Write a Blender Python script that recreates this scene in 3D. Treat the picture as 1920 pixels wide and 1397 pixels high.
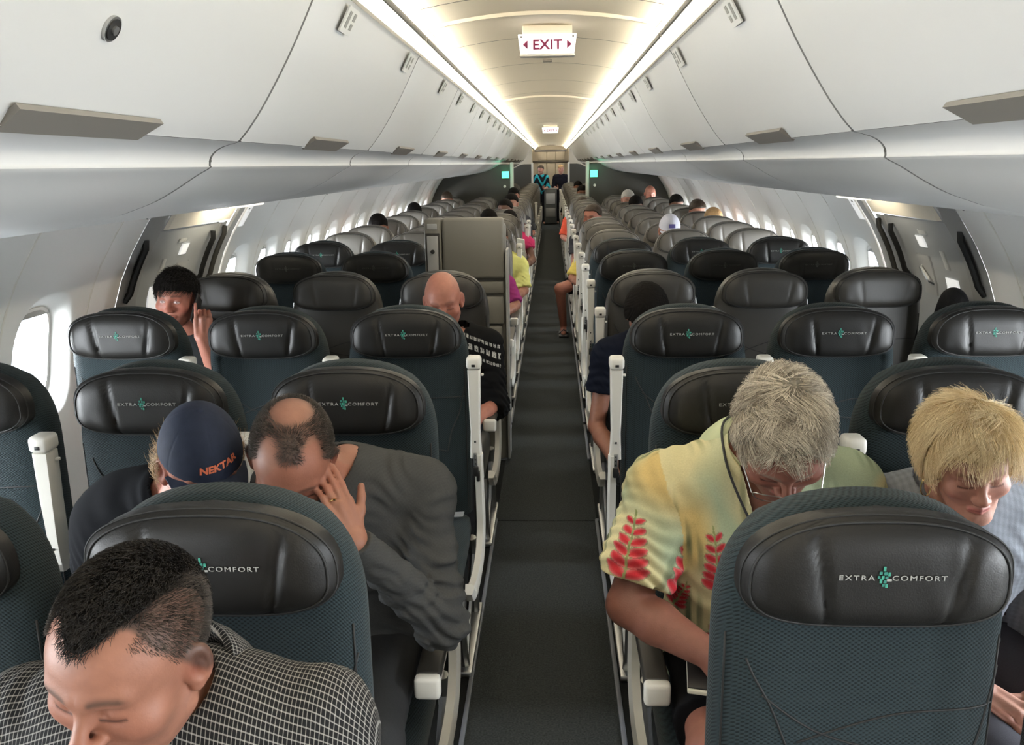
import bpy, bmesh, math, random
import numpy as np
from mathutils import Vector, Matrix
for _o in list(bpy.data.objects): bpy.data.objects.remove(_o)
random.seed(4); rng = np.random.default_rng(4)
S = bpy.context.scene; COL = S.collection
PI = math.pi
# ------------------------------------------------------------------ camera
F_PX, YAW, PITCH, ROLL = 1630.9, .047639, .235216, -.0145269
cam_d = bpy.data.cameras.new('camera'); cam = bpy.data.objects.new('camera', cam_d); COL.objects.link(cam)
cam_d.sensor_width = 36; cam_d.lens = F_PX/1920*36; cam_d.clip_start = .02; cam_d.clip_end = 200
_f = Vector((-math.sin(YAW)*math.cos(PITCH), math.cos(YAW)*math.cos(PITCH), -math.sin(PITCH)))
_r = Vector((math.cos(YAW), math.sin(YAW), 0)); _u = _r.cross(_f)
_r2 = _r*math.cos(ROLL)+_u*math.sin(ROLL); _u2 = -_r*math.sin(ROLL)+_u*math.cos(ROLL)
cam.matrix_world = Matrix(((_r2.x,_u2.x,-_f.x,.0328),(_r2.y,_u2.y,-_f.y,0),(_r2.z,_u2.z,-_f.z,1.73),(0,0,0,1)))
S.camera = cam
# ------------------------------------------------------------------ world, exposure
W = bpy.data.worlds.new('sky'); S.world = W; W.use_nodes = True
_bg = W.node_tree.nodes['Background']; _bg.inputs[0].default_value = (.86,.93,1,1); _bg.inputs[1].default_value = 5.0
S.view_settings.view_transform = 'Standard'; S.view_settings.look = 'None'
S.view_settings.exposure = 0.0; S.view_settings.gamma = 1; S.view_settings.use_curve_mapping = False
S.cycles.use_denoising = True
S.cycles.max_bounces = 8; S.cycles.diffuse_bounces = 5; S.cycles.glossy_bounces = 3
S.cycles.transparent_max_bounces = 10; S.cycles.sample_clamp_indirect = 6
WIN_L, WIN_R, COVE, DIFF = 98.0, 104.0, 55.0, 1.5          # window daylight (W), cove lamp and diffuser strengths
def area(name, loc, rot, sx, sy, power, col=(1,1,1)):
    l = bpy.data.lights.new(name, 'AREA'); l.shape = 'RECTANGLE'; l.size = sx; l.size_y = sy; l.energy = power; l.color = col
    o = bpy.data.objects.new(name, l); o.location = loc; o.rotation_euler = rot; COL.objects.link(o); return o
WPITCH = .585
WIN_Y = [3.2-WPITCH*k for k in range(8)] + [5.30+WPITCH*k for k in range(15)]
for sd in (-1, 1):
    for y in WIN_Y:
        if y > 11.2 and 8: 
            if not (12.3 < y < 14): continue
        area('daylight', (sd*2.24, y, 1.16), (0, sd*math.radians(62), 0), .62, .52, WIN_L if sd < 0 else WIN_R, (.975,.985,1))
# ------------------------------------------------------------------ helpers
def tag(o, label=None, cat=None, group=None, kind=None):
    if label: o['label'] = label
    if cat: o['category'] = cat
    if group: o['group'] = group
    if kind: o['kind'] = kind
    return o
def thing(name, label, cat, loc=(0,0,0), group=None, rz=0):
    o = bpy.data.objects.new(name, None); o.empty_display_size = .05; o.location = loc; o.rotation_euler = (0,0,rz)
    COL.objects.link(o); return tag(o, label, cat, group)
def struct(name, loc=(0,0,0)):
    o = bpy.data.objects.new(name, None); o.location = loc; COL.objects.link(o); o['kind'] = 'structure'; return o
def link(name, me, parent=None, loc=None, rot=None):
    o = bpy.data.objects.new(name, me); COL.objects.link(o)
    if parent is not None: o.parent = parent
    if loc: o.location = loc
    if rot: o.rotation_euler = rot
    return o
class MB:
    def __init__(s): s.v=[]; s.f=[]; s.m=[]; s.n=0
    def add(s, V, F, mi=0):
        V = np.asarray(V, float).reshape(-1,3); s.v.append(V)
        for f in F: s.f.append(tuple(i+s.n for i in f)); s.m.append(mi)
        s.n += len(V); return s
    def box(s, x0,x1,y0,y1,z0,z1, mi=0, M=None):
        V = np.array([(x,y,z) for x in (x0,x1) for y in (y0,y1) for z in (z0,z1)])
        if M is not None: V = np.array([M @ Vector(v) for v in V])
        return s.add(V, [(0,1,3,2),(4,6,7,5),(0,4,5,1),(2,3,7,6),(0,2,6,4),(1,5,7,3)], mi)
    def rbox(s, c, size, b=.008, mi=0, M=None, seg=2):
        bm = bmesh.new(); bmesh.ops.create_cube(bm, size=1)
        for v in bm.verts: v.co = Vector((v.co.x*size[0], v.co.y*size[1], v.co.z*size[2]))
        bmesh.ops.bevel(bm, geom=bm.edges[:], offset=min(b, min(size)*.49), segments=seg, affect='EDGES', profile=.5)
        bm.verts.index_update()
        V = [(M @ v.co if M is not None else v.co) + Vector(c) for v in bm.verts]
        F = [tuple(v.index for v in f.verts) for f in bm.faces]; bm.free()
        return s.add(V, F, mi)
    def loft(s, rings, mi=0, closed=True, caps=True):
        n = len(rings[0]); V = np.concatenate([np.asarray(r,float) for r in rings]); F = []
        for i in range(len(rings)-1):
            for j in range(n if closed else n-1):
                k=(j+1)%n; F.append((i*n+j, i*n+k, (i+1)*n+k, (i+1)*n+j))
        if caps and closed: F.append(tuple(range(n))[::-1]); F.append(tuple(range((len(rings)-1)*n, len(rings)*n)))
        return s.add(V, F, mi)
    def tube(s, P, r, n=8, mi=0, closed=False):
        P = [Vector(p) for p in P]; R = r if hasattr(r,'__len__') else [r]*len(P); rings=[]
        up = Vector((0,0,1)); prev=None
        for i,p in enumerate(P):
            a = P[i-1] if (i>0 or closed) else p; b = P[(i+1)%len(P)] if (i<len(P)-1 or closed) else p
            t = (b-a).normalized()
            if prev is None:
                u = t.cross(up); u = t.cross(Vector((1,0,0))) if u.length<1e-3 else u
            else: u = prev - t*prev.dot(t)
            u.normalize(); prev = u; w = t.cross(u)
            rings.append([p+(u*math.cos(2*PI*k/n)+w*math.sin(2*PI*k/n))*R[i] for k in range(n)])
        if closed: rings.append(rings[0])
        return s.loft(rings, mi, True, not closed)
    def mesh(s, name, mats, smooth=True, sharp=.75):
        me = bpy.data.meshes.new(name); V = np.concatenate(s.v) if s.v else np.zeros((0,3))
        me.from_pydata(V.tolist(), [], s.f)
        for m in (mats if isinstance(mats,(list,tuple)) else [mats]): me.materials.append(m)
        me.polygons.foreach_set('material_index', s.m)
        bm = bmesh.new(); bm.from_mesh(me); bmesh.ops.recalc_face_normals(bm, faces=bm.faces); bm.to_mesh(me); bm.free()
        if smooth:
            me.polygons.foreach_set('use_smooth', [True]*len(me.polygons))
            if sharp: me.set_sharp_from_angle(angle=sharp)
        me.update(); return me
    def obj(s, name, mats, parent=None, smooth=True, sharp=.75, loc=None):
        return link(name, s.mesh(name, mats, smooth, sharp), parent, loc)
def copy_tree(o, parent=None):
    c = o.copy(); COL.objects.link(c)
    if parent is not None: c.parent = parent
    for ch in list(o.children): copy_tree(ch, c)
    return c
# ------------------------------------------------------------------ materials
def mat(name, col, rough=.5, spec=.5, metal=0, emit=None, es=0, bump=None, noise=None, sheen=0, coat=0):
    m = bpy.data.materials.new(name); m.use_nodes = True; nt = m.node_tree; b = nt.nodes['Principled BSDF']
    b.inputs['Base Color'].default_value = (*col,1); b.inputs['Roughness'].default_value = rough
    b.inputs['Specular IOR Level'].default_value = spec; b.inputs['Metallic'].default_value = metal
    if sheen: b.inputs['Sheen Weight'].default_value = sheen
    if coat: b.inputs['Coat Weight'].default_value = coat
    if emit: b.inputs['Emission Color'].default_value = (*emit,1); b.inputs['Emission Strength'].default_value = es
    if noise or bump:
        tc = nt.nodes.new('ShaderNodeTexCoord')
    if noise:                      # (scale, amount)
        n = nt.nodes.new('ShaderNodeTexNoise'); n.inputs['Scale'].default_value = noise[0]; n.inputs['Detail'].default_value = 6
        nt.links.new(tc.outputs['Object'], n.inputs['Vector'])
        mx = nt.nodes.new('ShaderNodeMix'); mx.data_type = 'RGBA'; a = noise[1]
        mx.inputs['A'].default_value = (*[c*(1-a) for c in col],1); mx.inputs['B'].default_value = (*[min(1,c*(1+a)) for c in col],1)
        nt.links.new(n.outputs['Fac'], mx.inputs['Factor']); nt.links.new(mx.outputs['Result'], b.inputs['Base Color'])
    if bump:                       # (scale, strength, distance)
        n2 = nt.nodes.new('ShaderNodeTexNoise'); n2.inputs['Scale'].default_value = bump[0]; n2.inputs['Detail'].default_value = 5
        nt.links.new(tc.outputs['Object'], n2.inputs['Vector'])
        bp = nt.nodes.new('ShaderNodeBump'); bp.inputs['Strength'].default_value = bump[1]; bp.inputs['Distance'].default_value = bump[2]
        nt.links.new(n2.outputs['Fac'], bp.inputs['Height']); nt.links.new(bp.outputs['Normal'], b.inputs['Normal'])
    return m
def math_node(nt, op, a, b=None, c=None):
    n = nt.nodes.new('ShaderNodeMath'); n.operation = op
    for i, x in enumerate((a, b, c)):
        if x is None: continue
        if isinstance(x, (int, float)): n.inputs[i].default_value = x
        else: nt.links.new(x, n.inputs[i])
    return n.outputs[0]
def mix_col(nt, fac, a, b):
    n = nt.nodes.new('ShaderNodeMix'); n.data_type = 'RGBA'
    for k, x in (('Factor', fac), ('A', a), ('B', b)):
        if isinstance(x, tuple): n.inputs[k].default_value = (*x, 1)
        elif isinstance(x, (int, float)): n.inputs[k].default_value = x
        else: nt.links.new(x, n.inputs[k])
    return n.outputs['Result']
def woven(name, ca, cb, pitch=.0056):
    """knitted seat cloth: rows of small dark ovals, every other row offset"""
    m = bpy.data.materials.new(name); m.use_nodes = True; nt = m.node_tree; b = nt.nodes['Principled BSDF']
    tc = nt.nodes.new('ShaderNodeTexCoord'); sp = nt.nodes.new('ShaderNodeSeparateXYZ'); nt.links.new(tc.outputs['Object'], sp.inputs[0])
    x = math_node(nt, 'MULTIPLY', math_node(nt, 'ADD', sp.outputs['X'], math_node(nt, 'MULTIPLY', sp.outputs['Y'], .8)), 2*PI/.0094)
    z = math_node(nt, 'MULTIPLY', math_node(nt, 'ADD', sp.outputs['Z'], math_node(nt, 'MULTIPLY', sp.outputs['Y'], .9)), 2*PI/.0072)
    u = math_node(nt, 'SINE', x); v = math_node(nt, 'SINE', z)
    h = math_node(nt, 'MULTIPLY_ADD', math_node(nt, 'MULTIPLY', u, v), .5, .5)
    rp = nt.nodes.new('ShaderNodeMapRange'); rp.inputs[1].default_value=.12; rp.inputs[2].default_value=.62; nt.links.new(h, rp.inputs[0])
    c = mix_col(nt, rp.outputs[0], cb, ca); nt.links.new(c, b.inputs['Base Color'])
    b.inputs['Roughness'].default_value = .85; b.inputs['Specular IOR Level'].default_value = .2; b.inputs['Sheen Weight'].default_value = .05
    bp = nt.nodes.new('ShaderNodeBump'); bp.inputs['Strength'].default_value=.6; bp.inputs['Distance'].default_value=.0015
    nt.links.new(h, bp.inputs['Height']); nt.links.new(bp.outputs[0], b.inputs['Normal'])
    return m
M = {}
M['bin'] = mat('bin_white', (.585,.585,.573), .42, .4)
M['seam_shade'] = mat('seam_shade_grey', (.16,.16,.155), .7)  # shade in the gaps between bins, put in as a dark edge colour
M['wall'] = mat('sidewall_white', (.82,.81,.78), .5, .4, bump=(180,.05,.001))
M['ceiling'] = mat('ceiling_cream', (.86,.79,.66), .55, .3)
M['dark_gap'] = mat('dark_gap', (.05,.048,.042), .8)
M['slot'] = mat('slot_dark', (.03,.028,.024), .6)
M['latch'] = mat('latch_grey', (.20,.185,.165), .45)
M['white_plastic'] = mat('white_plastic', (.76,.74,.68), .38, .5)
M['grey_plastic'] = mat('grey_plastic', (.22,.215,.20), .45)
M['light_grey'] = mat('light_grey_plastic', (.42,.42,.41), .45)
M['pad'] = mat('armrest_pad', (.028,.026,.023), .5, bump=(300,.2,.001))
M['diffuser'] = mat('lamp_diffuser', (.9,.87,.75), .5, emit=(1,.95,.80), es=DIFF)
M['lamp'] = mat('cove_lamp', (.9,.88,.8), .5, emit=(1,.90,.70), es=COVE)
M['leather'] = mat('leather_charcoal', (.0095,.0088,.008), .44, .36, bump=(420,.25,.0012), noise=(9,.2))
M['leather_black'] = mat('leather_black', (.009,.009,.0085), .45, .4, bump=(420,.25,.0012))
M['leather_exit'] = mat('leather_dark_taupe', (.036,.034,.030), .42, .5, bump=(420,.25,.0012), noise=(9,.2))
M['leather_grey'] = mat('leather_grey', (.125,.115,.10), .42, .5, bump=(400,.2,.0012), noise=(7,.12))
M['piping'] = mat('piping_dark', (.010,.010,.010), .6)
M['cloth'] = woven('cloth_teal', (.0235,.036,.041), (.007,.0105,.012))
M['cloth_navy'] = woven('cloth_navy', (.020,.034,.045), (.008,.012,.016))
M['thread_white'] = mat('thread_white', (.34,.34,.32), .7)
M['thread_green'] = mat('thread_green', (.035,.27,.19), .6)
M['thread_grey'] = mat('thread_grey', (.06,.06,.058), .6)
M['carpet'] = mat('carpet', (.038,.042,.042), .95, .1, noise=(150,1.0), bump=(260,.9,.006))
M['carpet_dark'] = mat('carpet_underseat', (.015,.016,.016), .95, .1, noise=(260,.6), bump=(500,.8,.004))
M['rail'] = mat('floor_rail', (.12,.13,.155), .45, .4)
M['metal'] = mat('brushed_metal', (.5,.5,.49), .35, .5, metal=1)
M['belt'] = mat('belt_grey', (.22,.23,.24), .7)
M['door_grey'] = mat('door_grey', (.40,.41,.41), .4)
M['frame_grey'] = mat('frame_grey', (.30,.30,.29), .5)
M['black'] = mat('black_plastic', (.012,.012,.012), .4)
M['partition'] = mat('partition_taupe', (.062,.060,.052), .6, noise=(2.5,.12))
M['post'] = mat('post_white', (.55,.54,.50), .45)
M['fa_seat'] = mat('jumpseat_grey', (.20,.19,.165), .5, noise=(3,.05))
M['green_sign'] = mat('green_sign', (.1,.9,.5), .5, emit=(.12,1,.55), es=1.6)
M['exit_lens'] = mat('exit_lens', (.9,.88,.9), .4, emit=(1,.97,1), es=1.15)
M['exit_ink'] = mat('exit_ink', (.22,.01,.07), .5)
M['glow_white'] = mat('glow_white', (.85,.85,.82), .5, emit=(1,1,1), es=.5)
M['placard'] = mat('placard_grey', (.60,.60,.57), .5)
M['ink'] = mat('placard_ink', (.24,.24,.22), .6)
M['galley'] = mat('galley_cream', (.42,.37,.29), .5)
M['galley_dark'] = mat('galley_dark', (.06,.05,.04), .5)
M['cart'] = mat('cart_grey', (.09,.095,.09), .45, metal=.3)
def pane_mat():
    m = bpy.data.materials.new('window_pane'); m.use_nodes = True; nt = m.node_tree; nt.nodes.clear()
    o = nt.nodes.new('ShaderNodeOutputMaterial'); t = nt.nodes.new('ShaderNodeBsdfTransparent'); g = nt.nodes.new('ShaderNodeBsdfGlossy'); x = nt.nodes.new('ShaderNodeMixShader')
    t.inputs[0].default_value = (.95,.97,.98,1); g.inputs['Roughness'].default_value = .02; x.inputs[0].default_value = .05
    nt.links.new(t.outputs[0], x.inputs[1]); nt.links.new(g.outputs[0], x.inputs[2]); nt.links.new(x.outputs[0], o.inputs[0]); return m
M['pane'] = pane_mat()
def text_mesh(txt, size, depth, mats, sx=1.0, space=1.0, bold=0):
    cu = bpy.data.curves.new('lettering', 'FONT'); cu.body = txt; cu.size = size; cu.extrude = depth; cu.align_x = 'CENTER'; cu.align_y = 'CENTER'
    cu.space_character = space; cu.resolution_u = 3; cu.offset = bold
    o = bpy.data.objects.new('lettering', cu); COL.objects.link(o); bpy.context.view_layer.update()
    me = bpy.data.meshes.new_from_object(o); bpy.data.objects.remove(o); bpy.data.curves.remove(cu)
    me.materials.clear(); me.materials.append(mats)
    V = np.empty(len(me.vertices)*3); me.vertices.foreach_get('co', V); V = V.reshape(-1,3)
    V[:,0] *= sx; V = np.stack([V[:,0], -V[:,2], V[:,1]], 1)       # stand it up, facing -y
    me.vertices.foreach_set('co', V.ravel()); me.update(); return me
ORD = ['first','second','third','fourth','fifth','sixth','seventh','eighth','ninth','tenth','eleventh','twelfth','thirteenth','fourteenth','fifteenth','sixteenth','seventeenth','eighteenth','nineteenth','twentieth']+['twenty-'+w for w in ('first','second','third','fourth','fifth','sixth','seventh','eighth','ninth')]
SIDE = {-1:'left', 1:'right'}
# ------------------------------------------------------------------ cabin shell
Y0, Y1 = -2.2, 28.0
WZ = np.array([0,.25,.5,.8,1.0,1.18,1.256,1.366,1.473,1.541,1.62,1.75]); WX = np.array([1.80,1.865,1.915,1.945,1.935,1.90,1.862,1.805,1.737,1.69,1.63,1.53])
_cz = np.polyfit(WZ, WX, 5)
def wx(z): return float(np.polyval(_cz, z))
fl = struct('floor')
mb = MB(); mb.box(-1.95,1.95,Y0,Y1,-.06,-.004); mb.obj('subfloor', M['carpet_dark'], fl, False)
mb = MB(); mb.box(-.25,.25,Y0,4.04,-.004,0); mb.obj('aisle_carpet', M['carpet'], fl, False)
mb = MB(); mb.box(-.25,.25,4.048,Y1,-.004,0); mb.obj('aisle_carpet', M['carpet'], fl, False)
ti = 0
for sd in (-1,1):
    for a, b, corner in ((.4,4.05,1),(4.96,5.66,-1),(5.72,14.0,0),(14.1,24,0)):
        ti += 1; mb = MB(); mb.rbox((sd*.250,(a+b)/2,.004),(.016,b-a,.010),.003)
        if corner == 1: mb.rbox((sd*.29,b,.004),(.09,.014,.010),.003)
        if corner == -1 and sd < 0: mb.rbox((sd*.29,a,.004),(.09,.014,.010),.003)
        o = mb.obj('trim_%d'%ti, M['rail']); o['kind'] = 'structure'; o['label'] = 'grey seat track rail at the aisle edge'
# ceiling
ce = struct('ceiling')
def ceil_z(x): return 2.278-.048*(x/.43)**2
y = -2.0; k = 0
while y < 27.6:
    rings = []
    for t in np.linspace(0,1,7):
        yy = y+.004+t*(1.012-.008); e = .004 if t in (0,1) else 0
        sag = .010*(2*t-1)**2
        ring = [(x, yy, ceil_z(x)-sag+e) for x in np.linspace(-.43,.43,19)]; rings.append(ring)
    mb = MB(); mb.loft(rings, closed=False); mb.obj('ceiling_panel', M['ceiling'], ce, sharp=None)
    y += 1.012; k += 1
mb = MB(); mb.box(-1.9,1.9,Y0,Y1,2.36,2.40); mb.obj('ceiling_backing', M['dark_gap'], ce, False)
for k, yy in enumerate((3.43, 7.48)):
    mb = MB(); mb.loft([[(x,yy+dy,ceil_z(x)-.008-dz) for x in np.linspace(-.41,.41,19)] for dy,dz in ((-.012,-.008),(-.01,.006),(.01,.006),(.012,-.008))], closed=False)
    mb.obj('ceiling_rib', M['ceiling'], ce)
mb = MB(); mb.rbox((.012,4.9,2.262),(.05,.03,.012),.003); mb.obj('ceiling_vent', M['latch'], ce)
# cove lights
y = -1.6; k = 0; LG = {-1:[],1:[]}
proto = None
while y < 26.8:
    for sd in (-1,1):
        n = 'first second third'.split()
        t = thing('cove_light', None, 'light', (sd*.455, y+.5, 2.17))
        t['label'] = 'warm white cove light strip at the %s ceiling edge, %s' % (SIDE[sd], ('%s from the camera' % ORD[k-2] if k >= 2 else ORD[k]+' behind the camera'))
        t['group'] = 'cove lights along the %s ceiling edge' % SIDE[sd]
        q = lambda x,z: (sd*(x-.455), z-2.17)
        def strip(pts, name, m, a=-.485, b=.485, th=.004):
            P = [q(*p) for p in pts]; mb = MB(); 
            nx, nz = P[-1][1]-P[0][1], -(P[-1][0]-P[0][0]); L = math.hypot(nx,nz); nx, nz = nx/L*th, nz/L*th
            ring = lambda yy: [(x,yy,z) for x,z in P]+[(x+nx,yy,z+nz) for x,z in P[::-1]]
            mb.loft([ring(a), ring(b)]); return mb.obj(name, m, t)
        strip([(.482,2.160),(.462,2.172),(.446,2.188)], 'diffuser', M['diffuser'], -.504, .504)
        strip([(.444,2.186),(.436,2.184),(.434,2.197)], 'slot_edge', M['slot'])
        strip([(.431,2.200),(.427,2.217)], 'lamp', M['lamp'], -.49, .49, .003)
    y += 1.012; k += 1
for sd in (-1,1):
    mb = MB(); mb.box(min(sd*.49,sd*.52),max(sd*.49,sd*.52),Y0,26.9,2.15,2.30); mb.box(min(sd*.431,sd*.5),max(sd*.431,sd*.5),Y0,26.9,2.235,2.30)
    o = mb.obj('trim_%d'%(20+sd), M['dark_gap'], None, False); o['kind']='structure'; o['label']='dark recess above the %s bin doors'%SIDE[sd]
# overhead bins
DOOR = [(.484,2.148),(.492,2.143),(.507,2.115),(.535,2.06),(.57,1.995),(.612,1.925),(.655,1.86),(.69,1.815),(.7125,1.7915),(.7145,1.794)]
LOWER = [(.7095,1.7905),(.726,1.7865),(.747,1.781),(.765,1.773),(.778,1.763),(.786,1.751),(.7885,1.737),(.786,1.7335),(.795,1.727),(.826,1.711),(.878,1.680),(.93,1.653),(.985,1.633),(1.05,1.614),(1.22,1.583),(1.45,1.556),(1.66,1.536),(1.665,1.545)]
def smooth_prof(P, n=3):
    P = np.array(P); out=[P[0]]
    for i in range(len(P)-1):
        p0 = P[max(i-1,0)]; p1=P[i]; p2=P[i+1]; p3=P[min(i+2,len(P)-1)]
        for t in np.linspace(0,1,n+1)[1:]:
            out.append(.5*((2*p1)+(-p0+p2)*t+(2*p0-5*p1+4*p2-p3)*t*t+(-p0+3*p1-3*p2+p3)*t**3))
    return np.array(out)
D2 = np.concatenate([[DOOR[0]], smooth_prof(DOOR[1:9],3), [DOOR[9]]]); L2 = np.concatenate([LOWER[:1], smooth_prof(LOWER[1:7],2), smooth_prof(LOWER[7:],3)])
def bin_mesh(P, sd, L, name, m, inset=.005):
    P = np.array(P); T = np.gradient(P, axis=0); N = np.stack([T[:,1],-T[:,0]],1); N /= np.linalg.norm(N,axis=1)[:,None]
    if N[len(N)//2] @ np.array([1,.3]) < 0: N = -N
    rings = []
    for yy, e in ((.003,.020),(.0035,.005),(.0065,.0012),(.014,0),(.25,0),(.5,0),(.75,0),(L-.014,0),(L-.0065,.0012),(L-.0035,.005),(L-.003,.020)):
        Q = P+N*e; rings.append([(sd*x,yy,z) for x,z in Q])
    mb = MB(); mb.loft(rings[2:-2], closed=False); mb.loft(rings[:3], 1, closed=False); mb.loft(rings[-3:], 1, closed=False); return mb.mesh(name, [m, M['seam_shade']], True, .9)
BINP = 1.5
meshes = {}
for sd in (-1,1):
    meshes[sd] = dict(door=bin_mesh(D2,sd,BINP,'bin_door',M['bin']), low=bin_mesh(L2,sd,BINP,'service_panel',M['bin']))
    mb = MB(); prof = [(x+.014,z) for x,z in D2[::3]]+[(x+.002,z+.012) for x,z in L2[::4]]
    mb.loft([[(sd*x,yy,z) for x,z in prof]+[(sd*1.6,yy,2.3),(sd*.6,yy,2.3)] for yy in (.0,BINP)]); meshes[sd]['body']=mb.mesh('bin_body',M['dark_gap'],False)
    mb = MB(); A = math.atan2(-.042,.034)
    Mx = Matrix.Rotation(sd*math.radians(-128),3,'Y')
    mb = MB()
    d = np.array([.050*.62,-.050*.62]);
    c0 = np.array([.682,1.822]); c1 = np.array([.727,1.792]); nrm = np.array([-.55,-.83])
    ring = lambda yy,sh: [(sd*(c0+nrm*.004)[0],yy+sh,(c0+nrm*.004)[1]),(sd*c1[0],yy-sh*1.2,c1[1]),(sd*(c1+nrm*.012)[0],yy-sh*1.2,(c1+nrm*.012)[1]),(sd*(c0+nrm*.014)[0],yy+sh,(c0+nrm*.014)[1])]
    mb.loft([ring(-.215,-.006),ring(-.21,-.006),ring(.21,.006),ring(.215,.006)]); meshes[sd]['latch']=mb.mesh('latch',M['latch'])
    mb = MB(); mb.rbox((sd*.738,-.02,1.791),(.05,.34,.010),.004); meshes[sd]['tab']=mb.mesh('latch_recess',M['bin'])
    mb = MB(); c0=np.array([.487,2.136]); c1=np.array([.521,2.075]); n=np.array([-.87,-.49])
    P=[c0+n*.002,c1+n*.002,c1+n*.006,c0+n*.006]; mb.loft([[(sd*p[0],yy,p[1]) for p in P] for yy in (-.055,.055)])
    for kk,(a,b,w) in enumerate(((.15,.45,.03),(.55,.8,.03),(.15,.8,-.02))):
        c0b=c0+(c1-c0)*a; c1b=c0+(c1-c0)*b; P=[c0b+n*.0062,c1b+n*.0062,c1b+n*.007,c0b+n*.007]; mb.loft([[(sd*p[0],yy,p[1]) for p in P] for yy in ((w-.012,w+.012))],1)
    meshes[sd]['placard']=mb.mesh('row_placard',[M['placard'],M['ink']],False)
for sd in (-1,1):
    ys = (2.12 if sd<0 else 2.07)
    plac = [2.43,3.42,4.5,5.35,6.2,7.0,7.8,8.6,9.4,10.2,11,11.8,12.6,13.4]
    for k in range(-3,15):
        a = ys-BINP+k*BINP
        if k >= 0: pos = ['nearest the camera','second from the camera','third from the camera'][k] if k<3 else '%s from the camera'%ORD[k]
        else: pos = None
        lab = 'closed white overhead bin on the %s side, %s'%(SIDE[sd],pos) if pos else 'closed white overhead bin on the %s side, %s behind the camera'%(SIDE[sd],ORD[-k-1])
        if k < -2: continue
        t = thing('overhead_bin', lab, 'overhead bin', (0,a,0), 'overhead bins along the %s side'%SIDE[sd])
        link('bin_body', meshes[sd]['body'], t); link('bin_door', meshes[sd]['door'], t); link('service_panel', meshes[sd]['low'], t)
        lt = link('latch', meshes[sd]['latch'], t, (0, (.78 if sd<0 else .73),0)); lt['label']='dark grey bin latch handle'
        link('latch_recess', meshes[sd]['tab'], t, (0,.75-.02,0))
        for p in plac:
            if a+.05 < p < a+BINP-.05: link('row_placard', meshes[sd]['placard'], t, (0,p-a,0))
        if sd<0 and k==0:
            mb=MB(); c=np.array([.606,1.93]); n=np.array([-.86,-.5]); tt=np.array([.5,-.86])
            def disc(r,h0,h1,mi):
                ring=lambda h:[(-(c+n*h+tt*r*math.cos(w))[0],.70+r*math.sin(w),(c+n*h+tt*r*math.cos(w))[1]) for w in np.linspace(0,2*PI,25)[:-1]]
                mb.loft([ring(h0),ring(h1)],mi)
            disc(.020,-.01,.003,0); disc(.0165,.003,.005,1); disc(.007,.005,.008,0)
            o=mb.obj('lock_button',[M['metal'],M['black']],t); o['label']='round black button with metal rim'
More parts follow.
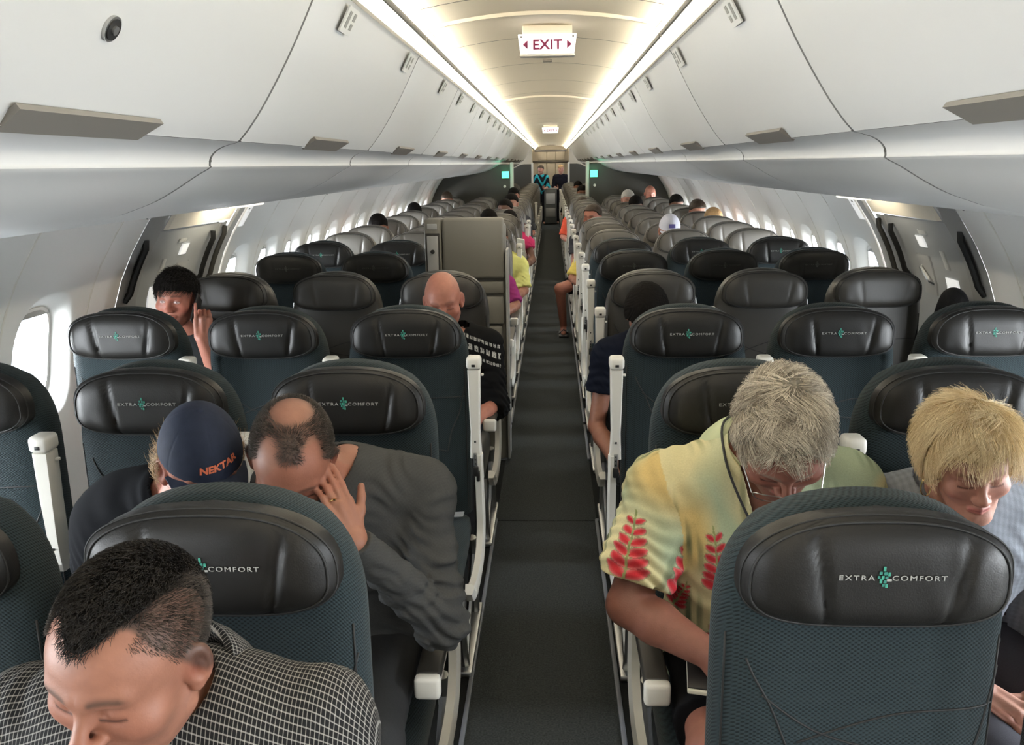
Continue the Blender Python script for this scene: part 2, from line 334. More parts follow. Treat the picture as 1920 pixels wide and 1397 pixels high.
# side walls
for sd in (-1,1):
    w = struct('wall_left' if sd<0 else 'wall_right')
    zs = np.concatenate([np.linspace(0,1.64,24)])
    def plain(a,b,name='wall_panel',m=M['wall'],dx=0,z0=0,z1=1.66,par=w):
        mb=MB(); zz=np.linspace(z0,z1,22)
        mb.loft([[(sd*(wx(z)+dx+e),yy,z) for z in zz] for yy,e in ((a,.02),(a+.002,.003),(a+.006,0),(b-.006,0),(b-.002,.003),(b,.02))],closed=False); return mb.obj(name,m,par,True,.9)
    def window_panel(yc):
        a,b=yc-WPITCH/2+.0015,yc+WPITCH/2-.0015; N=40; zc=1.03
        ang=np.linspace(0,2*PI,N,endpoint=False)
        def se(rx,rz,e): return np.array([(np.sign(np.cos(t))*abs(np.cos(t))**(2/e)*rx, np.sign(np.sin(t))*abs(np.sin(t))**(2/e)*rz) for t in ang])
        def rect(y0,y1,z0,z1):
            out=[]
            for t in ang:
                c,s_=np.cos(t),np.sin(t); k=1/max(abs(c),abs(s_)); px,pz=c*k,s_*k
                out.append(((y1 if px>0 else y0)*abs(px) if abs(px)>1e-9 else 0, (z1-zc)*pz if pz>0 else (zc-z0)*pz))
            return np.array(out)
        # radial rings from the pane outwards
        R=[(se(.137,.187,2.9),.075),(se(.147,.197,2.9),.060),(se(.180,.228,2.8),.022),(se(.194,.242,2.8),.006),(se(.206,.252,2.8),0)]
        ro=rect(-(yc-a),b-yc,0,1.66); ri=se(.215,.258,2.8)
        for t in (.15,.35,.6,.85,.985): R.append((ri*(1-t)+ro*t,0))
        R.append((ro,.004)); R.append((ro,.02))
        mb=MB(); mb.loft([[(sd*(wx(zc+pz)+e),yc+py,zc+pz) for py,pz in P] for P,e in R],closed=True,caps=False)
        mb.obj('wall_panel',M['wall'],w,True,.9)
    for i,yc in enumerate(WIN_Y):
        window_panel(yc)
        zz=np.linspace(.7,1.64,14); mb=MB(); mb.loft([[(sd*(wx(z)-h_),yc+WPITCH/2+dy,z) for z in zz] for dy,h_ in ((-.006,-.004),(-.005,.003),(.005,.003),(.006,-.004))],closed=False); mb.obj('panel_seam',M['white_plastic'],w)
    plain(3.2+WPITCH/2+.0015,3.745); plain(5.30+WPITCH*14.5+.002,Y1)
    mb=MB(); zz=np.linspace(0,1.7,12); mb.loft([[(sd*(wx(z)+.10),yy,z) for z in zz] for yy in (3.4,5.1)],closed=False)
    wi=0
    for i,yc in enumerate(WIN_Y):
        wn=struct('window_%d'%(i*2+(1 if sd<0 else 2)),(sd*(wx(1.03)+.07),yc,1.03)); wn['label']='bright oval cabin window in the %s wall'%SIDE[sd]
        ang=np.linspace(0,2*PI,32,endpoint=False); e=2.9
        out=lambda rx,rz,x:[(sd*x+sd*(wx(1.03+np.sign(np.sin(t))*abs(np.sin(t))**(2/e)*rz)-wx(1.03)),np.sign(np.cos(t))*abs(np.cos(t))**(2/e)*rx,np.sign(np.sin(t))*abs(np.sin(t))**(2/e)*rz) for t in ang]
        mb=MB(); mb.loft([out(.135,.185,-.002),out(.135,.185,.004)]); mb.obj('pane',M['pane'],wn,False)
        mb=MB(); mb.loft([out(.142,.192,-.012),out(.130,.180,-.012),out(.130,.180,.012),out(.142,.192,.012),out(.142,.192,-.012)],caps=False); mb.obj('window_frame',M['wall'],wn)
        z1=.165; z0=.135 if i!=0 else .118
        mb=MB(); mb.rbox((sd*(wx(1.18)-wx(1.03)-.012),0,.170),(.008,.22,.030),.003); sh=mb.obj('shade_handle',M['light_grey'],wn)
# ends of the cabin
o=MB().box(-2,2,Y0-.08,Y0,0,2.4).obj('wall_front',M['galley'],None,False); o['kind']='structure'
gw=struct('wall_back')
mb=MB(); mb.box(-2,-.56,26.95,27.05,0,2.4); mb.box(.56,2,26.95,27.05,0,2.4); mb.box(-.56,.56,Y1-.05,Y1,0,2.4); mb.box(-.62,-.56,27.0,Y1,0,2.4); mb.box(.56,.62,27.0,Y1,0,2.4); mb.box(-.62,.62,26.9,Y1,2.27,2.4); mb.obj('galley_wall',M['galley'],gw,False)
mb=MB(); mb.rbox((0,Y1-.08,1.78),(1.2,.05,.07),.01); mb.obj('galley_counter_edge',M['galley_dark'],gw)
mb=MB(); mb.rbox((0,26.9,2.10),(.95,.12,.06),.01); mb.obj('galley_header',M['galley_dark'],gw)
for x in (-.26,.02,.30):
    mb=MB(); mb.rbox((x,Y1-.07,1.35),(.26,.03,.78),.01); c=mb.obj('galley_door_panel',M['galley'],gw)
    mb=MB(); mb.rbox((x+.10,Y1-.095,1.35),(.02,.02,.12),.004); mb.obj('galley_door_latch',M['galley_dark'],c)
for x in (-.26,.02,.30):
    mb=MB(); mb.rbox((x,Y1-.07,1.97),(.27,.03,.28),.01); mb.obj('galley_locker',M['galley'],gw)
ct=thing('galley_cart','dark grey galley cart with a pale placard at the far end of the aisle','cart',(.0,25.9,0))
MB().rbox((0,0,.52),(.36,.5,.98),.015).obj('cart_body',M['cart'],ct); MB().rbox((0,0,1.02),(.38,.52,.04),.012).obj('cart_top',M['grey_plastic'],ct)
MB().rbox((0,-.255,.74),(.26,.012,.30),.004).obj('cart_placard',M['light_grey'],ct); MB().rbox((0,-.26,.35),(.28,.012,.25),.004).obj('cart_door',M['grey_plastic'],ct)
# mid cabin partitions
def partition(sd, yy, xi, name, lab, sign=True):
    t=struct(name,(0,yy,0)); t['label']=lab; t['category']='partition'; t['kind']='structure'
    zt=np.array([(x,z) for x,z in L2]); mb=MB()
    xs=np.linspace(xi+.02,1.86,14); top=lambda x: float(np.interp(x,zt[8:,0],zt[8:,1]))-.006 if x>.79 else 1.72
    def ring(y0): 
        P=[(x,top(x)) for x in xs if x<1.66]+[(wx(z)-.004,z) for z in np.linspace(1.52,0,12)]+[(xi+.02,0)]
        return [(sd*x,y0,z) for x,z in P]
    mb.loft([ring(-.02),ring(.02)]); mb.obj('partition_panel',M['partition'],t,False)
    MB().rbox((sd*xi,0,.88),(.055,.06,1.76),.008).obj('partition_post',M['post'],t)
    return t
for sd in (-1,1):
    partition(sd,14.2,.60,'wall_%s'%('partition_left' if sd<0 else 'partition_right'),'dark taupe partition with white edge post on the %s side'%SIDE[sd])
    partition(sd,24.6,.50,'wall_%s'%('rear_partition_left' if sd<0 else 'rear_partition_right'),'rear taupe partition with white edge post on the %s side'%SIDE[sd])
    t=thing('exit_sign','glowing green exit sign on the %s partition'%SIDE[sd],'sign',(sd*.70,14.165,1.565))
    MB().rbox((0,0,0),(.125,.028,.115),.006).obj('sign_housing',M['grey_plastic'],t); MB().rbox((0,-.015,0),(.115,.008,.105),.004).obj('lit_panel',M['green_sign'],t)
    t=thing('round_button','small round white button on the %s partition below the green sign'%SIDE[sd],'button',(sd*.715,14.175,1.385))
    mb=MB(); mb.tube([(0,.006,0),(0,-.012,0)],.022,16); mb.obj('button_face',M['white_plastic'],t)
    l=bpy.data.lights.new('sign_glow','POINT'); l.energy=.5; l.color=(.1,1,.5); l.shadow_soft_size=.04; lo=bpy.data.objects.new('sign_glow',l); lo.location=(sd*.70,14.08,1.60); COL.objects.link(lo)
# exit signs under the ceiling
exm=text_mesh('EXIT',.052,.001,M['exit_ink'],1.08,1.05,.0014)
for k,(yy,zz) in enumerate(((3.72,2.195),(12.9,2.19))):
    t=thing('exit_sign',['near lit white EXIT sign with arrows hanging from the ceiling','far lit white EXIT sign hanging from the ceiling'][k],'sign',(.017,yy,zz))
    mb=MB(); mb.loft([[(-.118,-.012,.040),(.118,-.012,.040),(.118,.05,.040),(-.118,.05,.040)],[(-.108,-.016,-.036),(.108,-.016,-.036),(.108,.04,-.036),(-.108,.04,-.036)]]); mb.obj('lens',M['exit_lens'],t,False)
    MB().rbox((0,.017,.058),(.20,.04,.036),.006).obj('mount',M['ceiling'],t)
    MB().rbox((0,.012,-.040),(.222,.062,.010),.004).obj('base_rim',M['white_plastic'],t)
    lt=link('lettering',exm,t,(0,-.0158,-.002)); lt.rotation_euler=(math.radians(-3),0,0)
    for s_ in (-1,1):
        mb=MB(); mb.loft([[(s_*.098,yy2,0),(s_*.079,yy2,.017),(s_*.079,yy2,-.017)] for yy2 in (-.0165,-.0140)]); mb.obj('arrow',M['exit_ink'],t,False)
    for s_ in (-1,1): MB().rbox((s_*.104,-.0145,.030),(.008,.006,.008),.002).obj('screw',M['latch'],t)
# doors with their frames
for sd in (-1,1):
    d=struct('door_1' if sd<0 else 'door_2'); d['label']='grey cabin door with handles in the %s wall'%SIDE[sd]
    def pan(a,b,z0,z1,dx,name,m,par=d,th=.02,n=14):
        mb=MB(); zz=np.linspace(z0,z1,n)
        mb.loft([[(sd*(wx(z)+dx+e),yy,z) for z in zz]  for yy,e in ((a,th),(a+.004,.002),(a+.01,0),(b-.01,0),(b-.004,.002),(b,th))],closed=False); return mb.obj(name,m,par,True,.9)
    pan(3.74,5.05,0,1.70,.13,'door_backing',M['frame_grey'])
    pan(3.752,3.775,0,1.62,.012,'frame_strip',M['light_grey'])
    pan(3.79,4.00,0,1.62,.02,'door_frame',M['frame_grey'])
    pan(4.01,4.78,0,1.445,.035,'door_panel',M['door_grey']); pan(4.01,4.83,1.455,1.64,.0,'door_header',M['ceiling'])
    pan(4.79,4.90,0,1.44,.03,'door_frame',M['frame_grey']); pan(4.91,5.005,0,1.64,.008,'frame_strip',M['light_grey'])
    def bar(y0,y1,z0,z1,dx,r,name,m,lab=None):
        P=[(sd*(wx(z)+dx+ (.02 if i in(0,7) else 0)),y0+(y1-y0)*t,z) for i,(t,z) in enumerate(zip(np.linspace(0,1,8),np.linspace(z0,z1,8)))]
        mb=MB(); mb.tube(P,r,8); o=mb.obj(name,m,d); 
        if lab: o['label']=lab
    bar(3.87,3.87,1.14,1.42,.0,.016,'assist_handle',M['black'],'black vertical assist handle')
    bar(4.70,4.70,1.12,1.40,.0,.014,'assist_handle',M['black']); bar(4.845,4.845,1.10,1.42,.0,.014,'door_hinge_arm',M['slot'])
    for (yc,zc,w,h,nm,m) in ((4.42,1.33,.09,.055,'door_placard',M['glow_white']),(4.22,1.255,.05,.09,'door_placard',M['placard']),(4.47,1.16,.15,.20,'door_handle_pocket',M['light_grey']),(4.35,1.38,.10,.02,'door_placard',M['placard']),(3.88,1.44,.03,.03,'frame_clip',M['light_grey'])):
        o=pan(yc-w/2,yc+w/2,zc-h/2,zc+h/2,.026,nm,m,d,.012,5)
    bar(4.42,4.52,1.12,1.20,.015,.012,'door_handle',M['metal'])
    o=pan(4.14,4.28,1.00,1.17,.028,'door_window',M['glow_white'],d,.012,5)  # pane glows by itself, in place of daylight coming through it
    t=thing('entry_light','small warm entry lamp above the %s cabin door'%SIDE[sd],'light',(sd*1.555,4.55,1.565))
    MB().rbox((0,0,-.022),(.05,.40,.016),.005).obj('lamp_lens',M['diffuser'],t)
    area('entry_lamp',(sd*1.56,4.55,1.525),(0,-sd*math.radians(68),0),.03,.42,2.2 if sd<0 else 1.0,(1,.9,.7))
    # lit locator sign aft of the door
    t=thing('exit_locator_sign','small lit white exit locator sign beside the %s cabin door'%SIDE[sd],'sign',(0,5.07,0))
    mb=MB(); zz=np.linspace(1.40,1.535,5) ; mb.loft([[(sd*(wx(z)-.003),yy,z) for z in zz]+[(sd*(wx(z)+.002),yy,z) for z in zz[::-1]] for yy in (-.055,.03)]); mb.obj('lit_panel',M['glow_white'],t,False)
    mb=MB()
    for (yy,z,w) in ((-.035,1.52,.018),(-.01,1.52,.018),(-.035,1.500,.03),(-.02,1.48,.014)): mb.loft([[(sd*(wx(z+h)-.0036),yy+q,z+h) for h in (-.004,.004)] for q in (0,w)],closed=False)
    mb.obj('sign_marks',M['ink'],t,False)
# ------------------------------------------------------------------ seats
def hw_back(z):
    if z <= 1.0: return .222-.004*max(0,(.62-z)/.2)
    return .222*max(0,1-((z-1.0)/.236)**2.7)**(1/2.5)
def y_front(x, z, back=.095):
    w=max(hw_back(z),.01); d=.070 if z<1.0 else .070*max(0,1-((z-1.0)/.241)**4)**.5
    return back-d*max(0,1-min(1,abs(x/w))**4.5)**(1/2.6)
def backrest_mesh(name, m):
    zs=np.concatenate([np.linspace(.44,1.0,10),1.0+.236*np.sin(np.linspace(0,PI/2,16))[1:]]); zs[-1]=1.2355
    rings=[]
    for z in zs:
        w=max(hw_back(z),.012); xs=w*np.sin(np.linspace(-PI/2,PI/2,19))
        fr=[(x,y_front(x,z),z) for x in xs]; d=.070 if z<1.0 else .07*max(0,1-((z-1.0)/.241)**4)**.5
        bk=[(x,.095+d*max(0,1-abs(x/w)**4.5)**(1/2.6)+.012*(1-(abs(x)/.23)**2)*(z<1.2),z) for x in xs[::-1][1:-1]]
        rings.append(fr+bk)
    mb=MB(); mb.loft(rings); return mb.mesh(name,m,True,1.2)
HZC=1.120
def hw_head(z):
    if z>=HZC: return .200*max(0,1-((z-HZC)/.111)**2.5)**(1/2.45)
    return .200*max(0,1-((HZC-z)/.066)**2.7)**(1/2.7)
def head_y(x, z, wrink=1.0, seed=0):
    u=abs(x)/max(hw_head(z),.004); v=(z-HZC)/.111 if z>HZC else (HZC-z)/.066
    q=(min(1,abs(x)/.200)**3.2+abs(v)**3.2)**(1/3.2); q=min(q,1)
    h=.044*max(0,1-q**5)**.55
    t=(z-1.055)/.17
    for xs in (-.098+.026*(1-t), .128-.034*(1-t)):
        dx=x-xs; h-=.0075*wrink*math.exp(-(dx/.0055)**2)*(1-q**8)
        h+=.003*wrink*math.exp(-((dx-math.copysign(.02,xs))/.02)**2)*(1-q**6)
    h+=.008*(max(0,min(1,(abs(x)-.09)/.07))**1.5)*(1-q**6)
    h+=.0022*wrink*math.sin(x*95+z*40+seed)*math.exp(-((abs(x)-.11)/.04)**2)*(1-q**4)*max(0,1-t)
    return .030-h
def headrest_mesh(name, m, wrink=1.0, seed=0):
    vs=np.sin(np.linspace(-PI/2,PI/2,27)); zs=np.where(vs>0,HZC+.111*vs,HZC+.066*vs); n=61
    us=np.linspace(-1,1,n); us=np.sign(us)*(1-(1-abs(us))**1.25)
    rings=[]
    for z in zs:
        w=max(hw_head(z),.004); rings.append([(x,head_y(x,z,wrink,seed),z) for x in us*w]+[(us[-1]*w,.045,z),(0,.05,z),(-w,.045,z)])
    mb=MB(); mb.loft(rings); return mb.mesh(name,m,True,1.3)
def head_loop(s, off=.0015, n=56, wrink=1):
    out=[]
    for t in np.linspace(0,2*PI,n,endpoint=False):
        c,sn=math.cos(t),math.sin(t); e=2.7; x=.200*s*np.sign(c)*abs(c)**(2/e); z=HZC+(.111 if sn>0 else .066)*s*np.sign(sn)*abs(sn)**(2/e)
        out.append((x,head_y(x,z,0)-off,z))
    return out
SEAMS=[[(-.178,.985),(-.165,.955),(-.14,.91),(-.112,.84),(-.09,.78),(-.075,.70)],[(-.152,.925),(-.10,.885),(-.05,.858),(.02,.838),(.08,.83)],[(-.095,.845),(-.03,.872),(.05,.898),(.12,.905),(.205,.905)],
       [(.212,.965),(.200,.915),(.185,.845),(.155,.775),(.14,.70)],[(-.07,.70),(.0,.715),(.07,.712),(.138,.70)]]
def seams_mesh(name, m):
    mb=MB()
    for P in SEAMS:
        Q=smooth_prof(P,4); mb.tube([(x,y_front(x,z)-.0002,z) for x,z in Q],.0019,6)
    for s_ in (-1,1): mb.tube([(s_*.2075,y_front(.2075,z)-.0002,z) for z in np.linspace(.47,1.02,12)],.002,6)
    return mb.mesh(name,m,True,None)
def cushion_mesh(name,m):
    rings=[]
    for y,zt,zb,w in ((.04,.455,.35,.215),(.0,.468,.345,.222),(-.15,.472,.34,.225),(-.30,.478,.335,.226),(-.40,.480,.335,.226),(-.45,.470,.34,.222),(-.478,.448,.355,.214),(-.49,.41,.375,.20)):
        n=24; r=[]
        for t in np.linspace(0,2*PI,n,endpoint=False):
            c,sn=math.cos(t),math.sin(t); e=4.5; r.append((w*np.sign(c)*abs(c)**(2/e),y,(zt+zb)/2+(zt-zb)/2*np.sign(sn)*abs(sn)**(2/e)))
        rings.append(r)
    mb=MB(); mb.loft(rings); return mb.mesh(name,m,True,1.2)
def arm_up_mesh(name):
    mb=MB(); rings=[]
    for z,w,y0,y1 in ((.700,.020,-.055,.0),(.74,.0185,-.06,.0),(.80,.016,-.06,-.005),(.90,.0195,-.062,-.01),(1.0,.0215,-.062,-.01),(1.028,.022,-.062,-.01)):
        rings.append([(x*w,(y0+y1)/2+(y1-y0)/2*yy,z) for x,yy in ((-1,-.8),(-.8,-1),(.8,-1),(1,-.8),(1,.8),(.8,1),(-.8,1),(-1,.8))])
    mb.loft(rings,0)
    mb.rbox((0,-.036,1.052),(.052,.062,.044),.012,0,seg=3)
    mb.rbox((0,-.0675,1.045),(.013,.003,.009),.001,1)
    mb.rbox((.028,-.03,1.005),(.010,.012,.008),.002,0)
    mb.rbox((0,-.0615,.765),(.007,.003,.007),.001,1)
    return mb.mesh(name,[M['white_plastic'],M['black']],True,.8)
def arm_down_meshes():
    mb=MB(); mb.rbox((0,-.20,.628),(.056,.42,.024),.008,0,seg=3); a=mb.mesh('armrest_pad',M['pad'])
    mb=MB(); mb.rbox((0,-.205,.602),(.046,.43,.034),.008,0); mb.rbox((0,-.418,.612),(.058,.03,.054),.010,0,seg=3); b=mb.mesh('armrest_body',M['white_plastic'])
    return a,b
def shroud_mesh(name, low=False):
    path=[(-.035,.715),(-.030,.66),(-.015,.58),(.002,.50),(.006,.43),(-.02,.37),(-.09,.325),(-.20,.315),(-.32,.33),(-.43,.365),(-.49,.41)]
    if low: path[:3]=[(-.03,.625),(-.02,.60),(-.012,.565)]
    wd=[.050,.056,.06,.07,.08,.085,.08,.07,.06,.05,.035]
    P=smooth_prof(path,3); Wd=np.interp(np.linspace(0,1,len(P)),np.linspace(0,1,len(wd)),wd); T=np.gradient(P,axis=0); T/=np.linalg.norm(T,axis=1)[:,None]; N=np.stack([T[:,1],-T[:,0]],1)
    rings=[]
    for p,n,w in zip(P,N,Wd):
        a=p+n*w/2; b=p-n*w/2; m_=p+n*w*.12
        rings.append([(.004,a[0],a[1]),(-.018,a[0]-0*n[0],a[1]),(-.026,m_[0],m_[1]),(-.018,b[0],b[1]),(.004,b[0],b[1])])
    mb=MB(); mb.loft(rings); return mb.mesh(name,M['white_plastic'],True,.6)
def hinge_mesh(name):
    mb=MB(); mb.rbox((0,-.066,.70),(.014,.006,.05),.003,0); mb.rbox((0,-.066,.655),(.020,.02,.035),.004,1); mb.rbox((.008,-.06,.635),(.012,.014,.04),.003,1)
    for z in (.715,.700,.685): mb.rbox((0,-.070,z),(.005,.003,.005),.001,1)
    return mb.mesh(name,[M['metal'],M['black']])
def leg_mesh(name):
    mb=MB(); mb.tube([(0,-.36,.34),(0,-.40,.25),(0,-.37,.12),(0,-.30,.02)],.016,8); mb.tube([(0,.02,.36),(0,.06,.2),(0,.08,.02)],.018,8); mb.rbox((0,-.1,.012),(.05,.5,.024),.006)
    mb.tube([(0,-.30,.04),(0,.05,.30)],.012,8)
    return mb.mesh(name,M['metal'])
def emblem_mesh(name,mats):
    mb=MB(); mm=.0052
    T=[(0,2.6,.8,1.5,0),(-.95,1.35,.9,1.0,1),(.35,1.2,1.0,1.1,1),(1.35,1.05,.8,1.2,0),(-1.4,.1,.8,.9,1),(-.35,0,.9,1.2,0),(.7,0,.9,.9,1),(-.8,-1.05,.8,1.3,0),(.3,-1.2,.9,1.0,1),(1.45,-.75,1.5,.7,2),(-.1,-2.3,.8,.9,1),(.75,-2.45,.8,1.2,0)]
    for x,z,w,h,mi in T: mb.rbox((x*mm,0,z*mm),(w*mm*.92,.0012,h*mm*.95),.0006,mi,seg=1)
    return mb.mesh(name,mats,False)
SM={}
for kind,(bk,hd,cu) in dict(comfort=('cloth','leather','cloth'),dark=('cloth_navy','leather_black','cloth_navy'),exit=('leather_exit','leather_exit','leather_exit'),grey=('leather_grey','leather_grey','leather_grey')).items():
    SM[kind]=dict(back=backrest_mesh('backrest',M[bk]),head=headrest_mesh('headrest',M[hd],1.0 if kind in('comfort','grey') else .35,len(SM)*2.),seam=seams_mesh('seam_piping',M['piping']),cush=cushion_mesh('seat_cushion',M[cu]))
def piping_mesh():
    mb=MB(); mb.tube(head_loop(.93),.0022,6,closed=True); mb.tube(head_loop(.985,.0),.0018,6,closed=True); return mb.mesh('headrest_piping',M['piping'],True,None)
PIPE=piping_mesh(); ARM_UP=arm_up_mesh('armrest'); PAD,ABODY=arm_down_meshes(); SHR=shroud_mesh('end_frame'); SHR_LOW=shroud_mesh('end_frame',True); HNG=hinge_mesh('hinge'); LEG=leg_mesh('leg')
LET={}
for kind,mt,em in (('comfort',M['thread_white'],[M['thread_green'],mat('thread_teal',(.025,.19,.15),.5),M['thread_white']]),('dark',M['thread_grey'],[M['thread_grey']]*3)):
    LET[kind]=(text_mesh('EXTRA',.0108,.0005,mt,1.3,1.28,.0),text_mesh('COMFORT',.0108,.0005,mt,1.3,1.24,.0),emblem_mesh('emblem',em))
AIS=.507; SP=.52
def logo_loc(x, z): return (x, head_y(x,z,0)-.0016, z)
PROTO={}
def build_seat(kind, arm, aisle):
    """parts of one passenger seat; arm is on the +x side of the local frame mirrored by side later"""
    t=thing('passenger_seat',None,'seat')
    m=SM[kind]; link('backrest',m['back'],t)
    if kind!='grey': link('seam_piping',m['seam'],t)
    h=link('headrest',m['head'],t); link('headrest_piping',PIPE,h)
    if kind in LET:
        a,b,e=LET[kind]
        link('lettering',a,h,logo_loc(-.0395,1.146)); link('lettering',b,h,logo_loc(.0490,1.146)); link('emblem',e,h,logo_loc(-.0010,1.147))
    link('seat_cushion',m['cush'],t)
    return t
def add_arm(t, x, up, aisle, sd):
    if up: 
        a=link('armrest',ARM_UP,t,(x,0,0)); link('hinge',HNG,a)
    else: a=link('armrest',ABODY,t,(x,0,0)); link('armrest_pad',PAD,a)
    if aisle:
        s_=link('end_frame',SHR if up else SHR_LOW,t,(x,0,0))
        if sd<0: s_.scale=(-1,1,1)
        if up is False: s_.location.x=x
    link('leg',LEG,t,(x+ (0.03*sd if aisle else 0),0,0))
ROWS=[('A',1.18,'comfort'),('B',2.10,'comfort'),('C',3.01,'comfort'),('D',4.07,'exit'),('E',5.07,'dark'),('F',5.87,'comfort')]+[('G%d'%k,6.66+.79*k,'grey') for k in range(10)]+[('R%d'%k,14.80+.79*k,'grey') for k in range(12)]
RN={'A':'in the nearest row','B':'in the second row','C':'in the third row','D':'level with the cabin doors','E':'just behind the cabin doors','F':'in the fourth lettered row'}
POS=['aisle','middle','window']
SEATS={}
for r,yr,kind in ROWS:
    for sd in (-1,1):
        for i in range(3):
            if r=='E' and sd<0 and i==0: continue
            if r[0]=='R' and i==2: continue
            x=sd*(AIS+SP*i); x=(x+.013) if sd<0 else x
            key=(kind,)
            if key not in PROTO: PROTO[key]=build_seat(kind,None,None); t=PROTO[key]
            else:
                t=copy_tree(PROTO[key])
                for ch in list(t.children):
                    if ch.name.split('.')[0] in ('armrest','end_frame','leg'):
                        for g in list(ch.children): bpy.data.objects.remove(g)
                        bpy.data.objects.remove(ch)
            t.location=(x,yr+.012-(.013 if sd>0 else 0),0); SEATS[r,sd,i]=t
            col={'comfort':'teal %s seat with lettered headrest','dark':'navy %s seat with black headrest','exit':'plain dark %s seat','grey':'grey leather %s seat'}[kind]%POS[i]
            if r[0]=='G': rn='in the %s grey row'%ORD[int(r[1:])]
            elif r[0]=='R': rn='in the %s row beyond the partition'%ORD[int(r[1:])]
            else: rn=RN[r]
            t['label']='%s %s, %s side'%(col,rn,SIDE[sd]); t['group']={'comfort':'extra comfort seats','dark':'black headrest seats','exit':'exit row seats','grey':'grey leather seats'}[kind]
PROT_USED=set()
for (r,sd,i),t in SEATS.items():
    up = {'A':False,'B':i>0,'C':True,'D':(sd>0),'E':True,'F':sd>0}.get(r, (hash(r)%3!=0) if False else (r in('G1','G4','G5','R1') or sd>0))
    aisle=(i==0)
    if r=='A' and sd>0: up=True if i else False
    off = -.26+(.01 if aisle else 0)
    add_arm(t, sd*off, up, aisle, sd)
    if i==2: link('leg',LEG,t,(sd*.20,0,0))
# lap belt lying on the empty aisle seat of the third row
mb=MB(); mb.loft([[(x,y,z+.003*math.sin(x*30)) for y,z in ((-.03,.482),(-.075,.484),(-.075,.487),(-.03,.486))] for x in np.linspace(-.16,.20,14)]); mb.rbox((-.02,-.055,.49),(.05,.06,.012),.004)
mb.obj('seat_belt',[M['belt']],SEATS['C',-1,0])
# crew jump seat facing the camera
t=thing('crew_jump_seat','grey folding crew seat unit with handset column on the aisle','jump seat',(-.457,5.0,0))
MB().rbox((-.182,-.005,.72),(.094,.16,1.43),.012).obj('handset_column',M['fa_seat'],t)
MB().rbox((.045,.03,.70),(.36,.10,1.40),.012).obj('seat_body',M['fa_seat'],t)
MB().rbox((.045,-.045,1.268),(.352,.06,.345),.02,seg=3).obj('headrest_panel',M['fa_seat'],t)
MB().rbox((.045,-.04,1.045),(.34,.05,.07),.01).obj('backrest_panel',M['fa_seat'],t)
MB().rbox((.045,-.05,.915),(.34,.06,.16),.012).obj('backrest_panel',M['fa_seat'],t)
MB().rbox((.04,-.055,.70),(.33,.07,.25),.015).obj('seat_pan',M['fa_seat'],t)
MB().rbox((.04,-.055,.40),(.33,.07,.30),.015).obj('lower_panel',M['fa_seat'],t)
MB().rbox((.233,.0,.64),(.014,.17,1.24),.005).obj('side_panel',M['light_grey'],t)
o=MB().rbox((-.182,-.088,1.395),(.055,.008,.03),.003).obj('placard',M['light_grey'],t)
h=MB().rbox((-.182,-.088,1.215),(.062,.012,.255),.004).obj('handset_cradle',M['light_grey'],t); h['label']='pale handset in a dark recess'
mb=MB(); mb.rbox((-.182,-.084,1.215),(.080,.008,.285),.003); mb.obj('recess_rim',M['slot'],t)
mb=MB(); mb.tube([(-.182,-.09,1.255),(-.182,-.102,1.255)],.012,12); mb.obj('handset_button',M['black'],h)
MB().rbox((-.185,-.092,1.10),(.03,.02,.05),.004).obj('handset_cord_clip',M['black'],h)
# ------------------------------------------------------------------ people: implicit bodies meshed with surface nets
A_ = np.array
def smin(a,b,k):
    h=np.clip(.5+.5*(b-a)/k,0,1); return b*(1-h)+a*h-k*h*(1-h)
def smax(a,b,k): return -smin(-a,-b,k)
def cap_sd(P,a,b,ra,rb):
    a=A_(a,float); b=A_(b,float); ab=b-a; t=np.clip((P-a)@ab/max(ab@ab,1e-9),0,1)
    return np.linalg.norm(P-a-t[:,None]*ab,axis=1)-(ra+(rb-ra)*t)
def ell_sd(P,c,r):
    q=(P-A_(c))/A_(r); k0=np.linalg.norm(q,axis=1); k1=np.linalg.norm(q/A_(r),axis=1); return k0*(k0-1)/np.maximum(k1,1e-6)
def flat_sd(P,a,b,ra,rb,n,f):
    """capsule squashed by f along unit direction n"""
    n=A_(n,float); n/=np.linalg.norm(n); S_=np.eye(3)+(f-1)*np.outer(n,n); return cap_sd(P@S_,S_@A_(a,float),S_@A_(b,float),ra,rb)/f**.5
def head_rot(yaw,pit,rol):
    B=A_([[-1,0,0],[0,-1,0],[0,0,1.]]).T
    cy,sy=math.cos(yaw),math.sin(yaw); cp,sp=math.cos(pit),math.sin(pit); cr,sr=math.cos(rol),math.sin(rol)
    return A_([[cy,-sy,0],[sy,cy,0],[0,0,1]])@B@A_([[1,0,0],[0,cp,-sp],[0,sp,cp]])@A_([[cr,0,sr],[0,1,0],[-sr,0,cr]])
